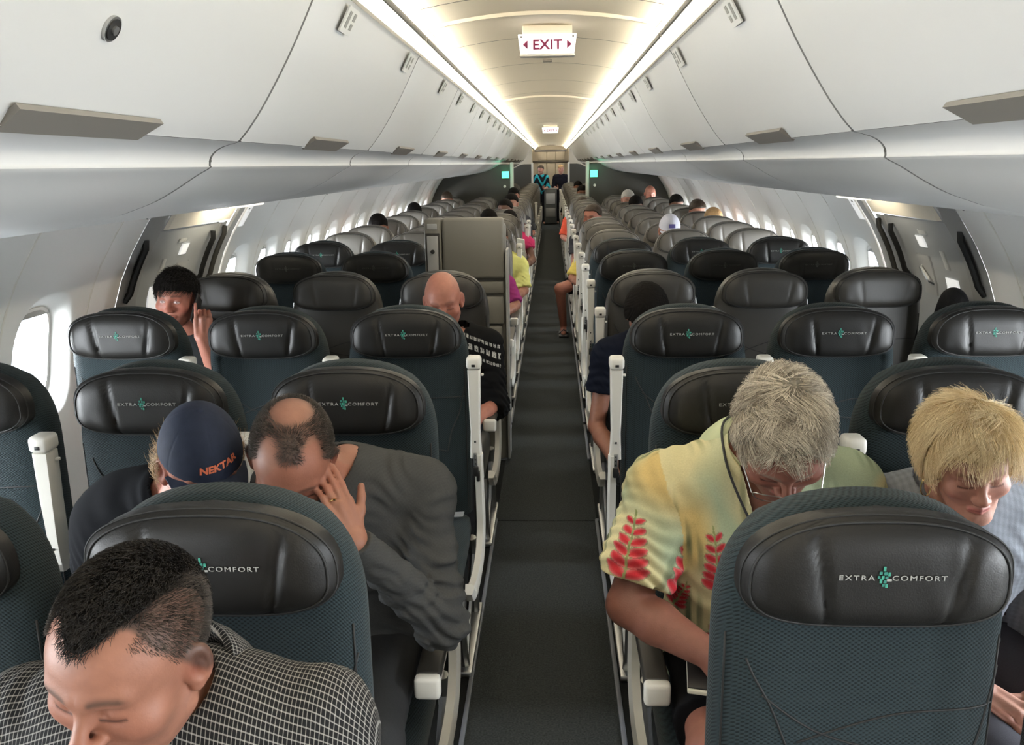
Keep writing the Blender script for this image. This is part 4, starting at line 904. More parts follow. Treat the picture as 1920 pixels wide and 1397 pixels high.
def hair_cap(p, keep, thick, m, name='hair', h=.0028, seed=0, bump=.0016, extra=None):
    """smooth hair mass close to the skull; keep(L) is a signed field, negative where hair grows"""
    def f(L):
        d=ell_sd(L,(0,-.016,.036),(.0755+thick,.098+thick,.086+thick)); d=smin(d,ell_sd(L,(0,.020,.032),(.068+thick*.7,.066+thick*.8,.068+thick)),.03)
        if extra: d=extra(L,d)
        d=d+bump*np.sin(L[:,0]*260+8*np.sin(L[:,1]*45+seed))*np.sin(L[:,1]*190+6*np.sin(L[:,0]*60)+seed)
        d=smax(d,keep(L),.006); return d
    V,F=surface_net(f,(-.16,-.18,-.16),(.16,.16,.17),h); W_=(V*p['hs'])@p['Rm'].T+p['c']
    return net_obj(name,W_-p['off'],F,m,p['root'])
def solid_hair(name,col,rough=.55):
    return mat(name,col,rough,.3,noise=(160,.6),bump=(220,.8,.003))
HS={'dark':mat('hairmass_dark',(.007,.006,.0055),.85,.08,noise=(160,.6)),'grey':solid_hair('hairmass_grey',(.17,.15,.115)),'blond':solid_hair('hairmass_blond',(.50,.36,.17)),'brown':solid_hair('hairmass_brown',(.035,.022,.013)),'white':solid_hair('hairmass_white',(.5,.48,.44)),'sandy':solid_hair('hairmass_sandy',(.36,.22,.1))}
def zl(y, front=.070, temple=.030, ear=.012, nape=-.055):
    return np.interp(y,[-.12,-.07,-.035,-.012,.02,.047,.066,.09],[nape,nape,-.02,ear,temple,front-.012,front,front])
def grow(front=.070,**k): return lambda L: zl(L[:,1],front,**k)-L[:,2]
# ---- man in the checked shirt, front row
def stub_plaid(L):
    k=zl(L[:,1],.084,.030,-.020,-.05)-L[:,2]+.026*np.exp(-((np.abs(L[:,0])-.046)/.017)**2)*(L[:,1]>.03); n=.5+.5*np.sin(L[:,0]*700)*np.sin(L[:,1]*640+L[:,2]*510); side=np.clip((np.abs(L[:,0])-.045)/.02,0,1)
    return np.clip(-k/.012,0,1)*(.80-.12*side+.08*n),A_([.030,.024,.020])
PL=make_person('man in black checked shirt with cropped dark hair, head bowed, in the nearest aisle seat',(-.483,.932,1.152),(-.19,-.27,-.082),(-.50,1.03,.58),(-.49,1.035,.88),(-.488,1.025,1.035),(-.285,1.03,.985),(-.69,1.03,.985),
    [dict(sh=(-.285,1.03,.985),el=(-.215,.99,.72),wr=(-.37,.76,.66),hand=dict(fwd=(-.5,-.8,-.1),back=(.2,-.1,.95),left=True)),dict(sh=(-.69,1.03,.985),el=(-.745,.99,.72),wr=(-.60,.76,.66),hand=dict(fwd=(.5,-.8,-.1),back=(-.2,-.1,.95),left=False))],
    [((-.40,1.0,.565),(-.38,.60,.57),(-.38,.62,.12),1),((-.59,1.0,.565),(-.61,.60,.57),(-.61,.62,.12),1)],'tan',1.08,colors=dict(stub=stub_plaid,browamt=.8,brow=(.06,.04,.03)),hh=.0023,hw=1.03,jaw=1.1,nose=1.04,
    shirt=dict(col=(.02,.02,.02),mat=M['check'],wr=.0026,freq=60,infl=.009,h=.0035,neck=.068,loose=1.08),pants=dict(col=(.02,.02,.025)))
tmp_=lambda L: .034*np.exp(-((np.abs(L[:,0])-.046)/.017)**2)*(L[:,1]>.015)-.010*np.exp(-(L[:,0]/.025)**2)*(L[:,1]>.03)
kp=lambda L: grow(.092,temple=.060,ear=.048,nape=.03)(L)+tmp_(L)
hair_cap(PL,lambda L: np.maximum(kp(L),np.abs(L[:,0])-.045-.25*np.maximum(0,.03-L[:,1])),.003,HS['dark'],bump=.0014)
Lh=PL['L']; rt=Lh[(np.linalg.norm(Lh,axis=1)<.2)&(kp(Lh)<.004)&(np.abs(Lh[:,0])<.052)&(Lh[:,2]>.03)]
hair_obj(strands('hair_tufts',rt,lambda p: np.stack([p[:,0]*.6,np.ones(len(p))*.8,np.zeros(len(p))],1),6500,4,.0031,.06,HAIR['dark'],PL['root'],PL['c'],PL['Rm'],rad=.0004,jit=.5,up0=1.1),PL['off'])
sd_=Lh[(np.linalg.norm(Lh,axis=1)<.2)&(zl(Lh[:,1],.084,.032,-.015,-.05)-Lh[:,2]<0)&(np.abs(Lh[:,0])>.05)&(Lh[:,2]>-.06)&((Lh[:,1]<-.03)|(Lh[:,2]>.03)|(np.abs(Lh[:,0])<.07))]
hair_obj(strands('hair_stubble',sd_,lambda p: np.stack([p[:,0]*0,-np.ones(len(p))*.4,-np.ones(len(p))],1),5000,2,.0028,.05,HAIR['stub'],PL['root'],PL['c'],PL['Rm'],rad=.0003,jit=.5,up0=1.0),PL['off'])
def collar(p, m, r0=.066, r1=.10, gap=.5, h0=.045, drop=.045, name='collar', yaw=-PI/2, uvs=True):
    up=A_(p['up']); nk=A_(p['neck']); f=A_([0,-1,0.]); f=f-up*(f@up); f/=np.linalg.norm(f); s_=np.cross(up,f); rings=[]; n=30; uv=[]
    for i,t in enumerate(np.linspace(-PI+gap*0+ -0,PI,n)):
        pass
    for t in np.linspace(gap,2*PI-gap,n):
        e=abs(t-PI)/(PI-gap); dr=f*math.cos(t)+s_*math.sin(t); H=h0*(1-.55*e**2); lo=.010
        pts=[(r0+.012,-lo),(r0+.003,H*.5),(r0+.002,H),(r0+.010,H+.004),(r0+.020,H-.006),(r0+(r1-r0)*.75,H-drop*.55-.010*e**3),(r1,H-drop-.030*e**3),(r1-.004,H-drop-.028*e**3),(r0+.016,H-.012)]
        rings.append([tuple(nk+dr*a*(1,1)[0]+up*b) for a,b in pts])
    mb=MB(); mb.loft(rings,caps=False); me=mb.mesh(name,m,True,.9); 
    a=me.attributes.new('cloth_uv','FLOAT_VECTOR','POINT'); co=np.empty(len(me.vertices)*3); me.vertices.foreach_get('co',co); co=co.reshape(-1,3); rel=co-nk; th=np.arctan2(rel@s_,rel@f); a.data.foreach_set('vector',np.stack([th*.085,rel@up-np.linalg.norm(rel,axis=1)*.7,th*0],1).astype(np.float32).ravel())
    o=link(name,me,p['root']); o.location=-Vector(p['off']); return o
collar(PL,M['check'],.080,.126,.50,.052,.052)
# ---- balding man resting his cheek on his hand
def stub_beard(L):
    x=np.abs(L[:,0]); k=zl(L[:,1],.082,.028,-.005,-.05)-L[:,2]; r=np.clip(-k/.012,0,1)
    bald=np.exp(-((L[:,0]/.046)**2+((L[:,1]+.045)/.052)**2)**2)*(L[:,2]>.05)                      # bare crown
    temp=np.exp(-(((x-.043)/.022)**2+((L[:,1]-.050)/.042)**2)**2)*(L[:,2]>.03)                    # receding temples
    return r*(1-.93*bald)*(1-.95*temp)*.84,A_([.035,.030,.026])
BE=make_person('balding man in charcoal long sleeved shirt resting his cheek on his ringed hand',(-.508,1.692,1.140),(.16,-.68,-.115),(-.47,1.96,.58),(-.44,1.91,.90),(-.435,1.86,1.06),(-.265,1.885,.995),(-.61,1.90,.98),
    [dict(sh=(-.265,1.885,.995),el=(-.215,1.755,.73),wr=(-.372,1.620,.990),r=1.03,hand=dict(fwd=(-.36,.20,.92),back=(.72,-.66,.2),left=True,sc=.90,curl=(.12,.14,.2,.28),spread=.012,thumb=(.55,.85,.10),thumb_curl=.1)),dict(sh=(-.61,1.90,.98),el=(-.645,1.80,.72),wr=(-.55,1.60,.66),hand=dict(fwd=(.5,-.8,-.1),back=(-.2,-.1,.95),left=False))],
    [((-.39,1.93,.565),(-.35,1.54,.57),(-.36,1.60,.12),1),((-.56,1.93,.565),(-.58,1.54,.57),(-.58,1.60,.12),1)],'tan',1.0,colors=dict(stub=stub_beard),hh=.0029,nose=1.0,
    shirt=dict(col=lambda V,uv,p: A_([.054,.055,.055])*np.clip(1+.10*np.sin(uv[:,1:]*900)*np.sin(uv[:,:1]*700),.8,1.2),wr=.0040,freq=66,infl=.008,h=.0036,sleeve=[1.97,1.97],neck=.054,top=.07,name='shirt'),pants=dict(col=(.030,.031,.033)))
Lh=BE['L']; mk=stub_beard(Lh)[0]*(np.linalg.norm(Lh,axis=1)<.2); rt=Lh[(mk>.45)&(Lh[:,2]>-.05)]
hair_obj(strands('hair',rt,lambda p: np.stack([p[:,0]*3,-np.ones(len(p))*.5,-np.ones(len(p))*.7],1),6500,3,.0034,.05,HAIR['stub'],BE['root'],BE['c'],BE['Rm'],rad=.00032,jit=.5,up0=.9),BE['off'])
# ring on the finger
H=frame((-.36,.20,.92),(.72,-.66,.2),True); rp=A_([-.372,1.620,.990])+H@A_([-.0095,.094,-.003]); mb=MB(); mb.tube([rp+H@(A_([math.cos(a),0,math.sin(a)])*.0090) for a in np.linspace(0,2*PI,17)[:-1]],.0016,6,closed=True); mb.rbox(tuple(rp+H@A_([0,0,.011])),(.006,.006,.004),.001)
o=mb.obj('ring',mat('gold',(.75,.55,.25),.25,.5,metal=1),BE['root']); o.location=-Vector(BE['off'])
# ---- grey haired man in the flowered shirt
FLOW=[((-.105,-.005),.15,.12,-.12),((.075,.02),.13,.10,.25),((-.075,-.19),.16,.09,.1),((.12,-.09),.10,.09,-.3),((.165,.09),.07,.08,.3),((-.17,-.12),.09,.08,.2)]
def paint_hawaii(V,uv,part):
    u,v=uv[:,0].copy(),uv[:,1].copy(); n=np.sin(u*21+1.3*np.sin(v*14))*.5+np.sin(v*17+2*np.sin(u*12+part))*.5; n2=np.sin(u*47+v*11)*np.sin(v*39-u*18)
    c=np.where((n>.25)[:,None],A_([.66,.50,.13]),A_([.47,.52,.27])); t=np.clip((n+.3)/.6,0,1)[:,None]; c=A_([.40,.46,.31])*(1-t)+A_([.60,.54,.31])*t
    y2=np.clip(np.sin(u*15-2+part)*np.sin(v*11+1)*2-.6,0,1)[:,None]; c=c*(1-y2)+A_([.58,.43,.18])*y2
    dk=(np.clip(np.sin(u*33+3*np.sin(v*9))*np.sin(v*13+.7)-.12,0,1)*np.clip(.5+.8*np.sin(u*260+v*20),0,1)*1.0)[:,None]; c=c*(1-dk)+A_([.06,.10,.06])*dk
    fl=[(FLOW,0)] if True else []
    L0=[f for f in FLOW]
    for pi in (0,1,2):
        m=part==pi
        if not m.any(): continue
        lst=L0 if pi==0 else [((.030,-.125),.17,.16,.10),((-.075,-.15),.12,.10,-.3),((.13,-.14),.14,.11,.1)]
        uu,vv=u[m],v[m]; cc=c[m]
        for (cx,cy),ln,wd,rot in lst:
            a=(uu-cx)*math.cos(rot)-(vv-cy)*math.sin(rot); b=(uu-cx)*math.sin(rot)+(vv-cy)*math.cos(rot)
            for k in range(6):                                   # paired red bracts up a stem
                for s_ in (-1,1):
                    t0=-ln*.5+ln*k/6.; sz=ln*(.26-.026*k); px,py=a-s_*sz*.42,b-t0-sz*.36; q=(px*s_*.74+py*.68,-px*s_*.68+py*.74); e=np.clip(1-(q[0]/(sz*.62))**2,0,1)**.8*sz*.31; d=np.abs(q[1])-e; ins=(d<0)&(np.abs(q[0])<sz*.62)
                    sh=np.clip(1+d/(sz*.24),0,1); colr=A_([.46,.030,.040])*(1-sh[:,None])+A_([.78,.22,.22])*sh[:,None]**2*.8+A_([.42,.03,.04])*(sh[:,None]*(1-sh[:,None]))
                    cc[ins]=colr[ins]; ed=(d>=0)&(d<.0022)&(np.abs(q[0])<sz*.62); cc[ed]=cc[ed]*.55
            st=(np.abs(a)<.0018)&(np.abs(b)<ln*.55); cc[st]=A_([.25,.28,.12])
        c[m]=cc
    bl=(part==0)&(np.abs(u-.015)<.03-.3*np.abs(v-.03))&(v>-.05); c[bl]=c[bl]*.3+A_([.10,.20,.48])*.7
    return c
HW=make_person('grey haired man in yellow and red flowered shirt, head bowed, glasses low',(.480,1.640,1.202),(-.05,-.86,.098),(.50,1.96,.585),(.49,1.905,.90),(.485,1.85,1.115),(.695,1.895,.995),(.290,1.885,.995),
    [dict(sh=(.695,1.895,.995),el=(.755,1.79,.76),wr=(.62,1.66,.70),r=1.15,hand=dict(fwd=(-.7,-.4,-.3),back=(.1,-.5,.8),left=True)),dict(sh=(.290,1.885,.995),el=(.200,1.785,.765),wr=(.372,1.675,.705),r=1.22,hand=dict(fwd=(.55,-.45,-.62),back=(-.25,-.55,.75),left=False,sc=1.05))],
    [((.41,1.93,.57),(.365,1.575,.545),(.37,1.66,.12),1),((.59,1.93,.57),(.63,1.575,.545),(.62,1.66,.12),1)],'weathered',1.14,hh=.0029,hw=1.03,jaw=1.1,nose=1.08,hs=1.0,colors=dict(brow=(.20,.16,.12)),
    shirt=dict(col=paint_hawaii,wr=.0042,freq=36,infl=.010,h=.0028,sleeve=[.84,.84],loose=1.32,neck=.078,top=.02,vopen=(.487,1.80,1.10),name='shirt') if False else dict(col=paint_hawaii,wr=.0042,freq=36,infl=.010,h=.0028,sleeve=[.80,.80],loose=1.30,neck=.070,top=.05,vopen=((.487,1.78,1.085),.050,.18),name='shirt'),
    pants=dict(col=(.008,.008,.009),to=.80,name='shorts'))
paint_col=attr_mat('flowered_collar',.85,.15)
o=collar(HW,mat('collar_green',(.46,.49,.30),.85,.15,noise=(14,.25)),.068,.132,.66,.026,.070)
gk=grow(.094,temple=.024,ear=-.012,nape=-.062)
hair_cap(HW,gk,.013,HS['grey'],bump=.0030)
Lh=HW['L']; rt=Lh[(np.linalg.norm(Lh,axis=1)<.2)&(gk(Lh)<.006)]
def flow_whorl(w,fw,dn):
    w=A_(w)
    def f(p):
        d=p-w; d/=np.maximum(np.linalg.norm(d,axis=1),1e-4)[:,None]; return d+A_([fw[0],fw[1],fw[2]])+np.stack([0*p[:,0],0*p[:,0],-dn*np.clip((.08-p[:,2])/.08,0,1)],1)
    return f
hair_obj(strands('hair_locks',rt,flow_whorl((-.012,-.055,.115),(-.40,.10,0),.75),10500,8,.0062,.22,HAIR['grey'],HW['root'],HW['c'],HW['Rm'],rad=.00050,jit=.52,clump=1,up0=.26,shell=(.085,.109,.100)),HW['off'])
def glasses(p, m, y=.108, z=-.018, tilt=.0, w=.029, hgt=.016, arms=True, rim=.0011):
    T=lambda q: tuple(p['Rm']@(A_(q)*p['hs'])+p['c']-p['off']); mb=MB()
    for s_ in (-1,1):
        mb.tube([T((s_*.033+w*np.sign(math.cos(a))*abs(math.cos(a))**.7,y-.012*abs(math.cos(a)*.6+s_*.6)**2*.8,z+hgt*np.sign(math.sin(a))*abs(math.sin(a))**.7)) for a in np.linspace(0,2*PI,25)[:-1]],rim,6,closed=True)
        if arms: mb.tube([T((s_*.064,y-.014,z+.006)),T((s_*.076,.05,z+.012)),T((s_*.083,.0,.012)),T((s_*.083,-.02,.0))],.0013,6)
    mb.tube([T((-.008,y,z+.003)),T((0,y+.003,z+.006)),T((.008,y,z+.003))],rim,6); return mb.obj('glasses',m,p['root'])
glasses(HW,M['metal'],.116,-.026)
T=lambda p,q: A_(p['Rm'])@(A_(q,float)*p['hs'])+p['c']-p['off']
cordm=mat('cord_black',(.012,.012,.012),.6)
mb=MB(); nk=HW['neck']-HW['off']; Q=smooth_prof([tuple(nk+A_(q)) for q in ((.07,.02,.045),(.0,.075,.06),(-.07,.03,.05),(-.082,-.05,.0),(-.066,-.10,-.06),(-.03,-.155,-.14),(.0,-.16,-.20))],5); mb.tube(Q,.0028,8)
mb.obj('eyeglass_cord',cordm,HW['root'])
o=MB().rbox((.575,1.735,.985),(.085,.004,.05),.002).obj('name_badge',mat('badge_white',(.85,.85,.85),.5),HW['root']); o.location=-Vector(HW['off'])
# ---- blonde woman
BL=make_person('blonde bobbed woman in blue grey top with gold earring, looking down',(.920,1.80,1.100),(-.10,-.30,.12),(1.0,1.97,.57),(.97,1.945,.86),(.955,1.90,.995),(1.12,1.94,.935),(.815,1.935,.94),
    [dict(sh=(1.12,1.94,.935),el=(1.19,1.88,.68),wr=(1.06,1.66,.64),r=.9,hand=dict(fwd=(-.5,-.8,-.1),back=(.2,-.1,.95),left=True,sc=.9)),dict(sh=(.815,1.935,.94),el=(.835,1.87,.68),wr=(.93,1.66,.64),r=.9,hand=dict(fwd=(.5,-.8,-.1),back=(-.2,-.1,.95),left=False,sc=.9))],
    [((.93,1.93,.55),(.91,1.53,.555),(.92,1.60,.12),1),((1.10,1.93,.55),(1.12,1.53,.555),(1.12,1.60,.12),1)],'fair',.90,hs=.95,hw=.97,jaw=.92,nose=.96,hh=.0029,colors=dict(beard=0,lips=(.52,.16,.15),brow=(.22,.13,.07)),
    shirt=dict(col=lambda V,uv,p: A_([.21,.225,.255])*(1+.10*np.sin(uv[:,:1]*420)+.06*np.sin(uv[:,1:]*500)),wr=.0035,freq=48,infl=.009,h=.004,sleeve=[1.1,1.1],loose=1.25,neck=.074,top=.04,name='blouse'),pants=dict(col=(.05,.05,.06)))
bk=lambda L: np.where(L[:,1]>.030,zl(L[:,1],.040,.0,-.03,-.09)-L[:,2],np.where(L[:,1]>-.005,-.025-L[:,2]+(np.abs(L[:,0])<.06)*.03,-.095-L[:,2]))
bkm=lambda L: np.interp(L[:,1],[-.12,-.03,.0,.025,.045,.07,.10],[-.088,-.080,-.060,-.025,.046,.066,.066])-L[:,2]
hair_cap(BL,bkm,.020,HS['blond'],bump=.003,extra=lambda L,d: smin(d,ell_sd(L,(0,-.03,-.02),(.098,.085,.075)),.03))
Lh=BL['L']; rt=Lh[(np.linalg.norm(Lh,axis=1)<.2)&(grow(.088,temple=.035,ear=.01,nape=-.05)(Lh)<.004)]
hair_obj(strands('hair_locks',rt,flow_whorl((-.030,-.045,.115),(.12,.0,-.2),1.2),9500,9,.0082,.32,HAIR['blond'],BL['root'],BL['c'],BL['Rm'],rad=.00048,jit=.30,clump=1,up0=.24,shell=(.097,.118,.106),sc=BL['hs']),BL['off'])
gold=mat('earring_gold',(.85,.68,.35),.2,.5,metal=1); e0=T(BL,(.086,.0,-.038)); mb=MB(); mb.tube([tuple(e0+A_([.0,0,-.022])+A_([math.cos(a)*.013,math.cos(a)*.004,math.sin(a)*.022])) for a in np.linspace(0,2*PI,21)[:-1]],.0016,6,closed=True); mb.tube([tuple(e0+A_([-.006,-.006,.0])),tuple(e0+A_([.006,-.002,.006]))],.007,8); mb.obj('earring',gold,BL['root'])
# ---- traveller in the navy cap
CP=make_person('traveller in navy cap with orange lettering and black sweater, leaning to the aisle',(-.712,1.722,1.119),(.62,-.40,.02),(-1.0,1.96,.57),(-.93,1.93,.86),(-.85,1.86,.995),(-.715,1.90,.92),(-1.03,1.94,.905),
    [dict(sh=(-.715,1.90,.92),el=(-.765,1.80,.70),wr=(-.77,1.62,.66),hand=dict(fwd=(-.2,-.9,0),back=(.2,-.1,.95),left=True)),dict(sh=(-1.03,1.94,.905),el=(-1.10,1.90,.66),wr=(-.97,1.66,.63),r=1.05,hand=dict(fwd=(.5,-.8,-.1),back=(-.2,-.1,.95),left=False))],
    [((-.93,1.93,.555),(-.90,1.53,.56),(-.90,1.60,.12),1),((-1.09,1.93,.555),(-1.12,1.53,.56),(-1.12,1.60,.12),1)],'pink',1.0,hs=.97,hh=.0032,h=.0045,
    shirt=dict(col=(.006,.0065,.008),wr=.003,freq=48,infl=.010,sleeve=[1.95,1.95],loose=1.12,neck=.056,top=.07,name='sweater'),pants=dict(col=(.02,.02,.03)))
def cap_hat(p, name, label, m, letters=None, lm=None, brim=True):
    def f(L):
        d=ell_sd(L,(0,-.010,.030),(.087,.108,.112))
        s_=np.abs(np.sin(3*np.arctan2(L[:,0],L[:,1]+.01)))
        d=d+.0009*np.exp(-(s_/.05)**2)
        return np.maximum(d,(.030+.10*np.clip(.0-L[:,1],-.08,.1)*.35)-L[:,2])
    V,F=surface_net(f,(-.12,-.15,-.02),(.12,.15,.17),.0026)
    W_=(V*p['hs'])@p['Rm'].T+p['c']-p['off']; o=net_obj(name,W_,F,m,p['root']); o['label']=label
    if brim:
        mb=MB(); top=[];n=21
        for r in (0,1,2,3,4):
            row=[]
            for t in np.linspace(-1,1,n):
                a=t*1.15; x=.086*math.sin(a)*(1+.02*r); y0=-.010+.106*math.cos(a); ext=.066*(math.cos(t*PI/2)**.55)*r/4; row.append((x,y0+ext,.032-.016*(x/.08)**2-ext*.22))
            top.append(row)
        up_=[[tuple(T(p,q)) for q in row] for row in top]; dn=[[tuple(T(p,(q[0],q[1],q[2]-.003))) for q in row] for row in top]
        mb.loft(up_,closed=False); mb.loft(dn,closed=False); mb.loft([up_[-1],dn[-1]],closed=False); b=mb.obj('cap_brim',m,o)
    mb=MB(); mb.tube([tuple(T(p,(0,-.01,.140))),tuple(T(p,(0,-.01,.1445)))],[.009,.006],12); mb.obj('cap_button',m,o)
    if letters:
        me=text_mesh(letters,.0205,.0,lm,1.25,1.0,.0008); V=np.empty(len(me.vertices)*3); me.vertices.foreach_get('co',V); V=V.reshape(-1,3)
        az=-V[:,0]/.098-letters_az; zz=.064+V[:,2]+.12*V[:,0]*-1*-1; k=np.sqrt(np.maximum(0,1-((zz-.030)/.112)**2)); Lx=-.0885*k*np.sin(-az); Ly=-.010+.1098*k*np.cos(az)
        W_=A_([T(p,(a,b,c_)) for a,b,c_ in zip(Lx,Ly,zz)]); me.vertices.foreach_set('co',W_.astype(np.float32).ravel()); me.update(); link('lettering',me,o)
    return o
letters_az=0.16
navy=mat('cap_navy',(.018,.024,.045),.8,.2,noise=(60,.2),bump=(500,.3,.001))
cap_hat(CP,'cap','navy cap with orange lettering',navy,'NEKTAR',mat('thread_orange',(.62,.16,.08),.6))
Lh=CP['L']; rt=Lh[(np.linalg.norm(Lh,axis=1)<.2)&(Lh[:,2]<.03)&(Lh[:,2]>-.03)&(Lh[:,1]<-.005)&(Lh[:,1]>-.09)&(np.abs(Lh[:,0])>.04)]
hair_obj(strands('hair',rt,lambda p: np.stack([p[:,0]*3,-np.ones(len(p))*.6,-np.ones(len(p))*.6],1),1500,6,.006,.25,HAIR['sandy'],CP['root'],CP['c'],CP['Rm'],rad=.0004,jit=.7,up0=.5),CP['off'])
# ---- man on the phone by the left window
def simple_arms(shL,shR,elL,elR,wrL,wrR,hands=True,r=1.0):
    hl=dict(fwd=(-.4,-.85,-.1),back=(.1,-.2,.95),left=True) if hands else None; hr=dict(fwd=(.4,-.85,-.1),back=(-.1,-.2,.95),left=False) if hands else None
    return [dict(sh=shL,el=elL,wr=wrL,hand=hl,r=r),dict(sh=shR,el=elR,wr=wrR,hand=hr,r=r)]
def seat_legs(x,y,splay=.0): return [((x+.09,y-.03,.56),(x+.11+splay,y-.42,.57),(x+.11,y-.38,.12),1),((x-.09,y-.03,.56),(x-.11-splay,y-.42,.57),(x-.11,y-.38,.12),1)]
PH=make_person('dark haired man with a black phone at his ear, in the left window seat',(-1.615,3.726,1.176),(.02,-.05,-.055),(-1.56,3.95,.57),(-1.575,3.90,.87),(-1.59,3.86,1.02),(-1.41,3.885,.96),(-1.76,3.90,.96),
    [dict(sh=(-1.41,3.885,.96),el=(-1.425,3.67,.79),wr=(-1.478,3.625,1.012),hand=dict(fwd=(.05,.14,.98),back=(.42,-.88,0),left=True,curl=(.95,1.05,.9,.10),spread=.02,thumb=(.2,.8,-.5))),dict(sh=(-1.76,3.90,.96),el=(-1.77,3.80,.70),wr=(-1.65,3.60,.65),hand=dict(fwd=(.4,-.85,-.1),back=(-.1,-.2,.95),left=False))],
    seat_legs(-1.56,3.95),'ruddy',.95,colors=dict(open_eye=True,brow=(.03,.02,.015)),hh=.0034,h=.006,shirt=dict(col=(.02,.021,.022),infl=.006,sleeve=[.9,.9],loose=1.2,h=.006),pants=dict(col=(.03,.03,.035)))
kp2=grow(.052,temple=.040,ear=.010,nape=-.05); hair_cap(PH,kp2,.014,HS['dark'],bump=.003)
Lh=PH['L']; rt=Lh[(np.linalg.norm(Lh,axis=1)<.2)&(kp2(Lh)<.004)]
hair_obj(strands('hair_locks',rt,flow_whorl((-.02,-.05,.115),(.5,.6,0),.6),3000,6,.006,.20,HAIR['dark'],PH['root'],PH['c'],PH['Rm'],rad=.0007,jit=.4,up0=.3),PH['off'])
phn=thing('mobile_phone','black mobile phone held to the ear of the dark haired man','phone',tuple(PH['c']+PH['Rm']@A_([-.094,.030,-.042])))
phn.rotation_euler=Matrix([list(r) for r in (PH['Rm']@A_([[0,-.75,-.66],[0,.66,-.75],[1,0,0]]).T)]).to_euler()
MB().rbox((0,0,0),(.066,.135,.009),.004,seg=3).obj('phone_body',M['black'],phn); MB().rbox((0,0,.0048),(.060,.125,.001),.0004).obj('phone_screen',mat('phone_glass',(.01,.01,.012),.1),phn)
# ---- bald man reading in the exit row
def stub_bald(L):
    k=zl(L[:,1],.075,.03,.0,-.05)-L[:,2]; return np.clip(-k/.01,0,1)*.12*(np.abs(L[:,0])>.05),A_([.2,.15,.12])
def gothic(V,uv,part):
    c=np.repeat(A_([.0075,.0075,.0078])[None],len(V),0); x,z=V[:,0],V[:,2]
    u=(x+.37); v=(z-.99)+.42*(x+.37)                                                 # two arcs of pale lettering across the shoulder
    for v0,hh_,pt in ((.008,.014,.017),(-.032,.024,.026),(-.074,.013,.015)):
        k=np.floor(u/pt); f=u/pt-k; w=(v-v0)/hh_; r=np.sin(k*12.9898+v0*78)*43758.5453; r=r-np.floor(r)
        ink=(np.abs(w)<.5)&((np.abs(f-.28)<.11)|(np.abs(f-.66)<.10)|((np.abs(w-(r-.5)*.8)<.14)&(f<.75)&(f>.2))|((np.abs(np.abs(w)-.42)<.09)&(f>.15)&(f<.8)&(r>.35)))&(V[:,1]<3.93)
        m=ink&(u>-.02)&(u<.17); c[m]=A_([.42,.41,.38])
    return c
BD=make_person('bald man in black shirt with white lettering, reading in the seat by the aisle',(-.44,3.738,1.155),(.08,-.26,.09),(-.48,3.95,.57),(-.46,3.895,.86),(-.45,3.86,1.0),(-.27,3.885,.925),(-.64,3.89,.93),
    simple_arms((-.27,3.885,.925),(-.64,3.89,.93),(-.232,3.82,.66),(-.69,3.82,.66),(-.34,3.58,.63),(-.58,3.58,.63)),seat_legs(-.48,3.95),'pink',1.05,colors=dict(stub=stub_bald,browamt=.35),hh=.0034,hw=.98,
    shirt=dict(col=gothic,infl=.008,sleeve=[1.12,1.12],loose=1.25,h=.0036,top=.0),pants=dict(col=(.02,.02,.022)))
# ---- bowed passenger across the aisle
BW=make_person('dark haired passenger in navy tee bent forward, bare elbow over the aisle',(.445,3.80,1.075),(.0,-.85,.0),(.49,3.95,.57),(.47,3.93,.80),(.455,3.90,.96),(.63,3.92,.87),(.285,3.90,.87),
    simple_arms((.63,3.92,.87),(.285,3.90,.87),(.67,3.85,.62),(.235,3.85,.55),(.56,3.60,.55),(.30,3.62,.47)),seat_legs(.49,3.95),'tan',1.0,hh=.005,h=.007,shirt=dict(col=(.008,.010,.018),sleeve=[.52,.52],loose=1.25,h=.006),pants=dict(col=(.01,.01,.012)))
kb=grow(.055,temple=.0,ear=-.02,nape=-.07); hair_cap(BW,kb,.022,HS['dark'],bump=.0015)
# ---- small passengers further back
def far_person(label, head, yaw, pitch, tone, hair, shirt, seatx, h=.009, front=.065, hairk=None, group='passengers seated further back', thick=.012, **k):
    x,y,z=head; sy=y+.17
    p=make_person(label,head,(yaw,pitch,0),(seatx,sy+.04,.57),(seatx+(x-seatx)*.4,sy,.86),(seatx+(x-seatx)*.7,sy-.03,z-.16),(seatx+.185+(x-seatx)*.5,sy,z-.24),(seatx-.185+(x-seatx)*.5,sy,z-.24),
        simple_arms((seatx+.185+(x-seatx)*.5,sy,z-.24),(seatx-.185+(x-seatx)*.5,sy,z-.24),(seatx+.235,sy-.08,.68),(seatx-.235,sy-.08,.68),(seatx+.13,sy-.32,.63),(seatx-.13,sy-.32,.63),hands=False),k.get('legs') or seat_legs(seatx,sy+.02),tone,.98,hh=h,h=h*1.3,shirt=dict(col=shirt,sleeve=k.get('sleeve',[.9,.9]),loose=1.2,h=h*1.2),pants=k.get('trousers') or dict(col=k.get('pants',(.02,.02,.025))),group=group)
    if hair: hair_cap(p,grow(front,**(hairk or {})),thick,HS[hair],h=.006,bump=.002)
    return p
R_=lambda k: 6.66+.79*k-.14
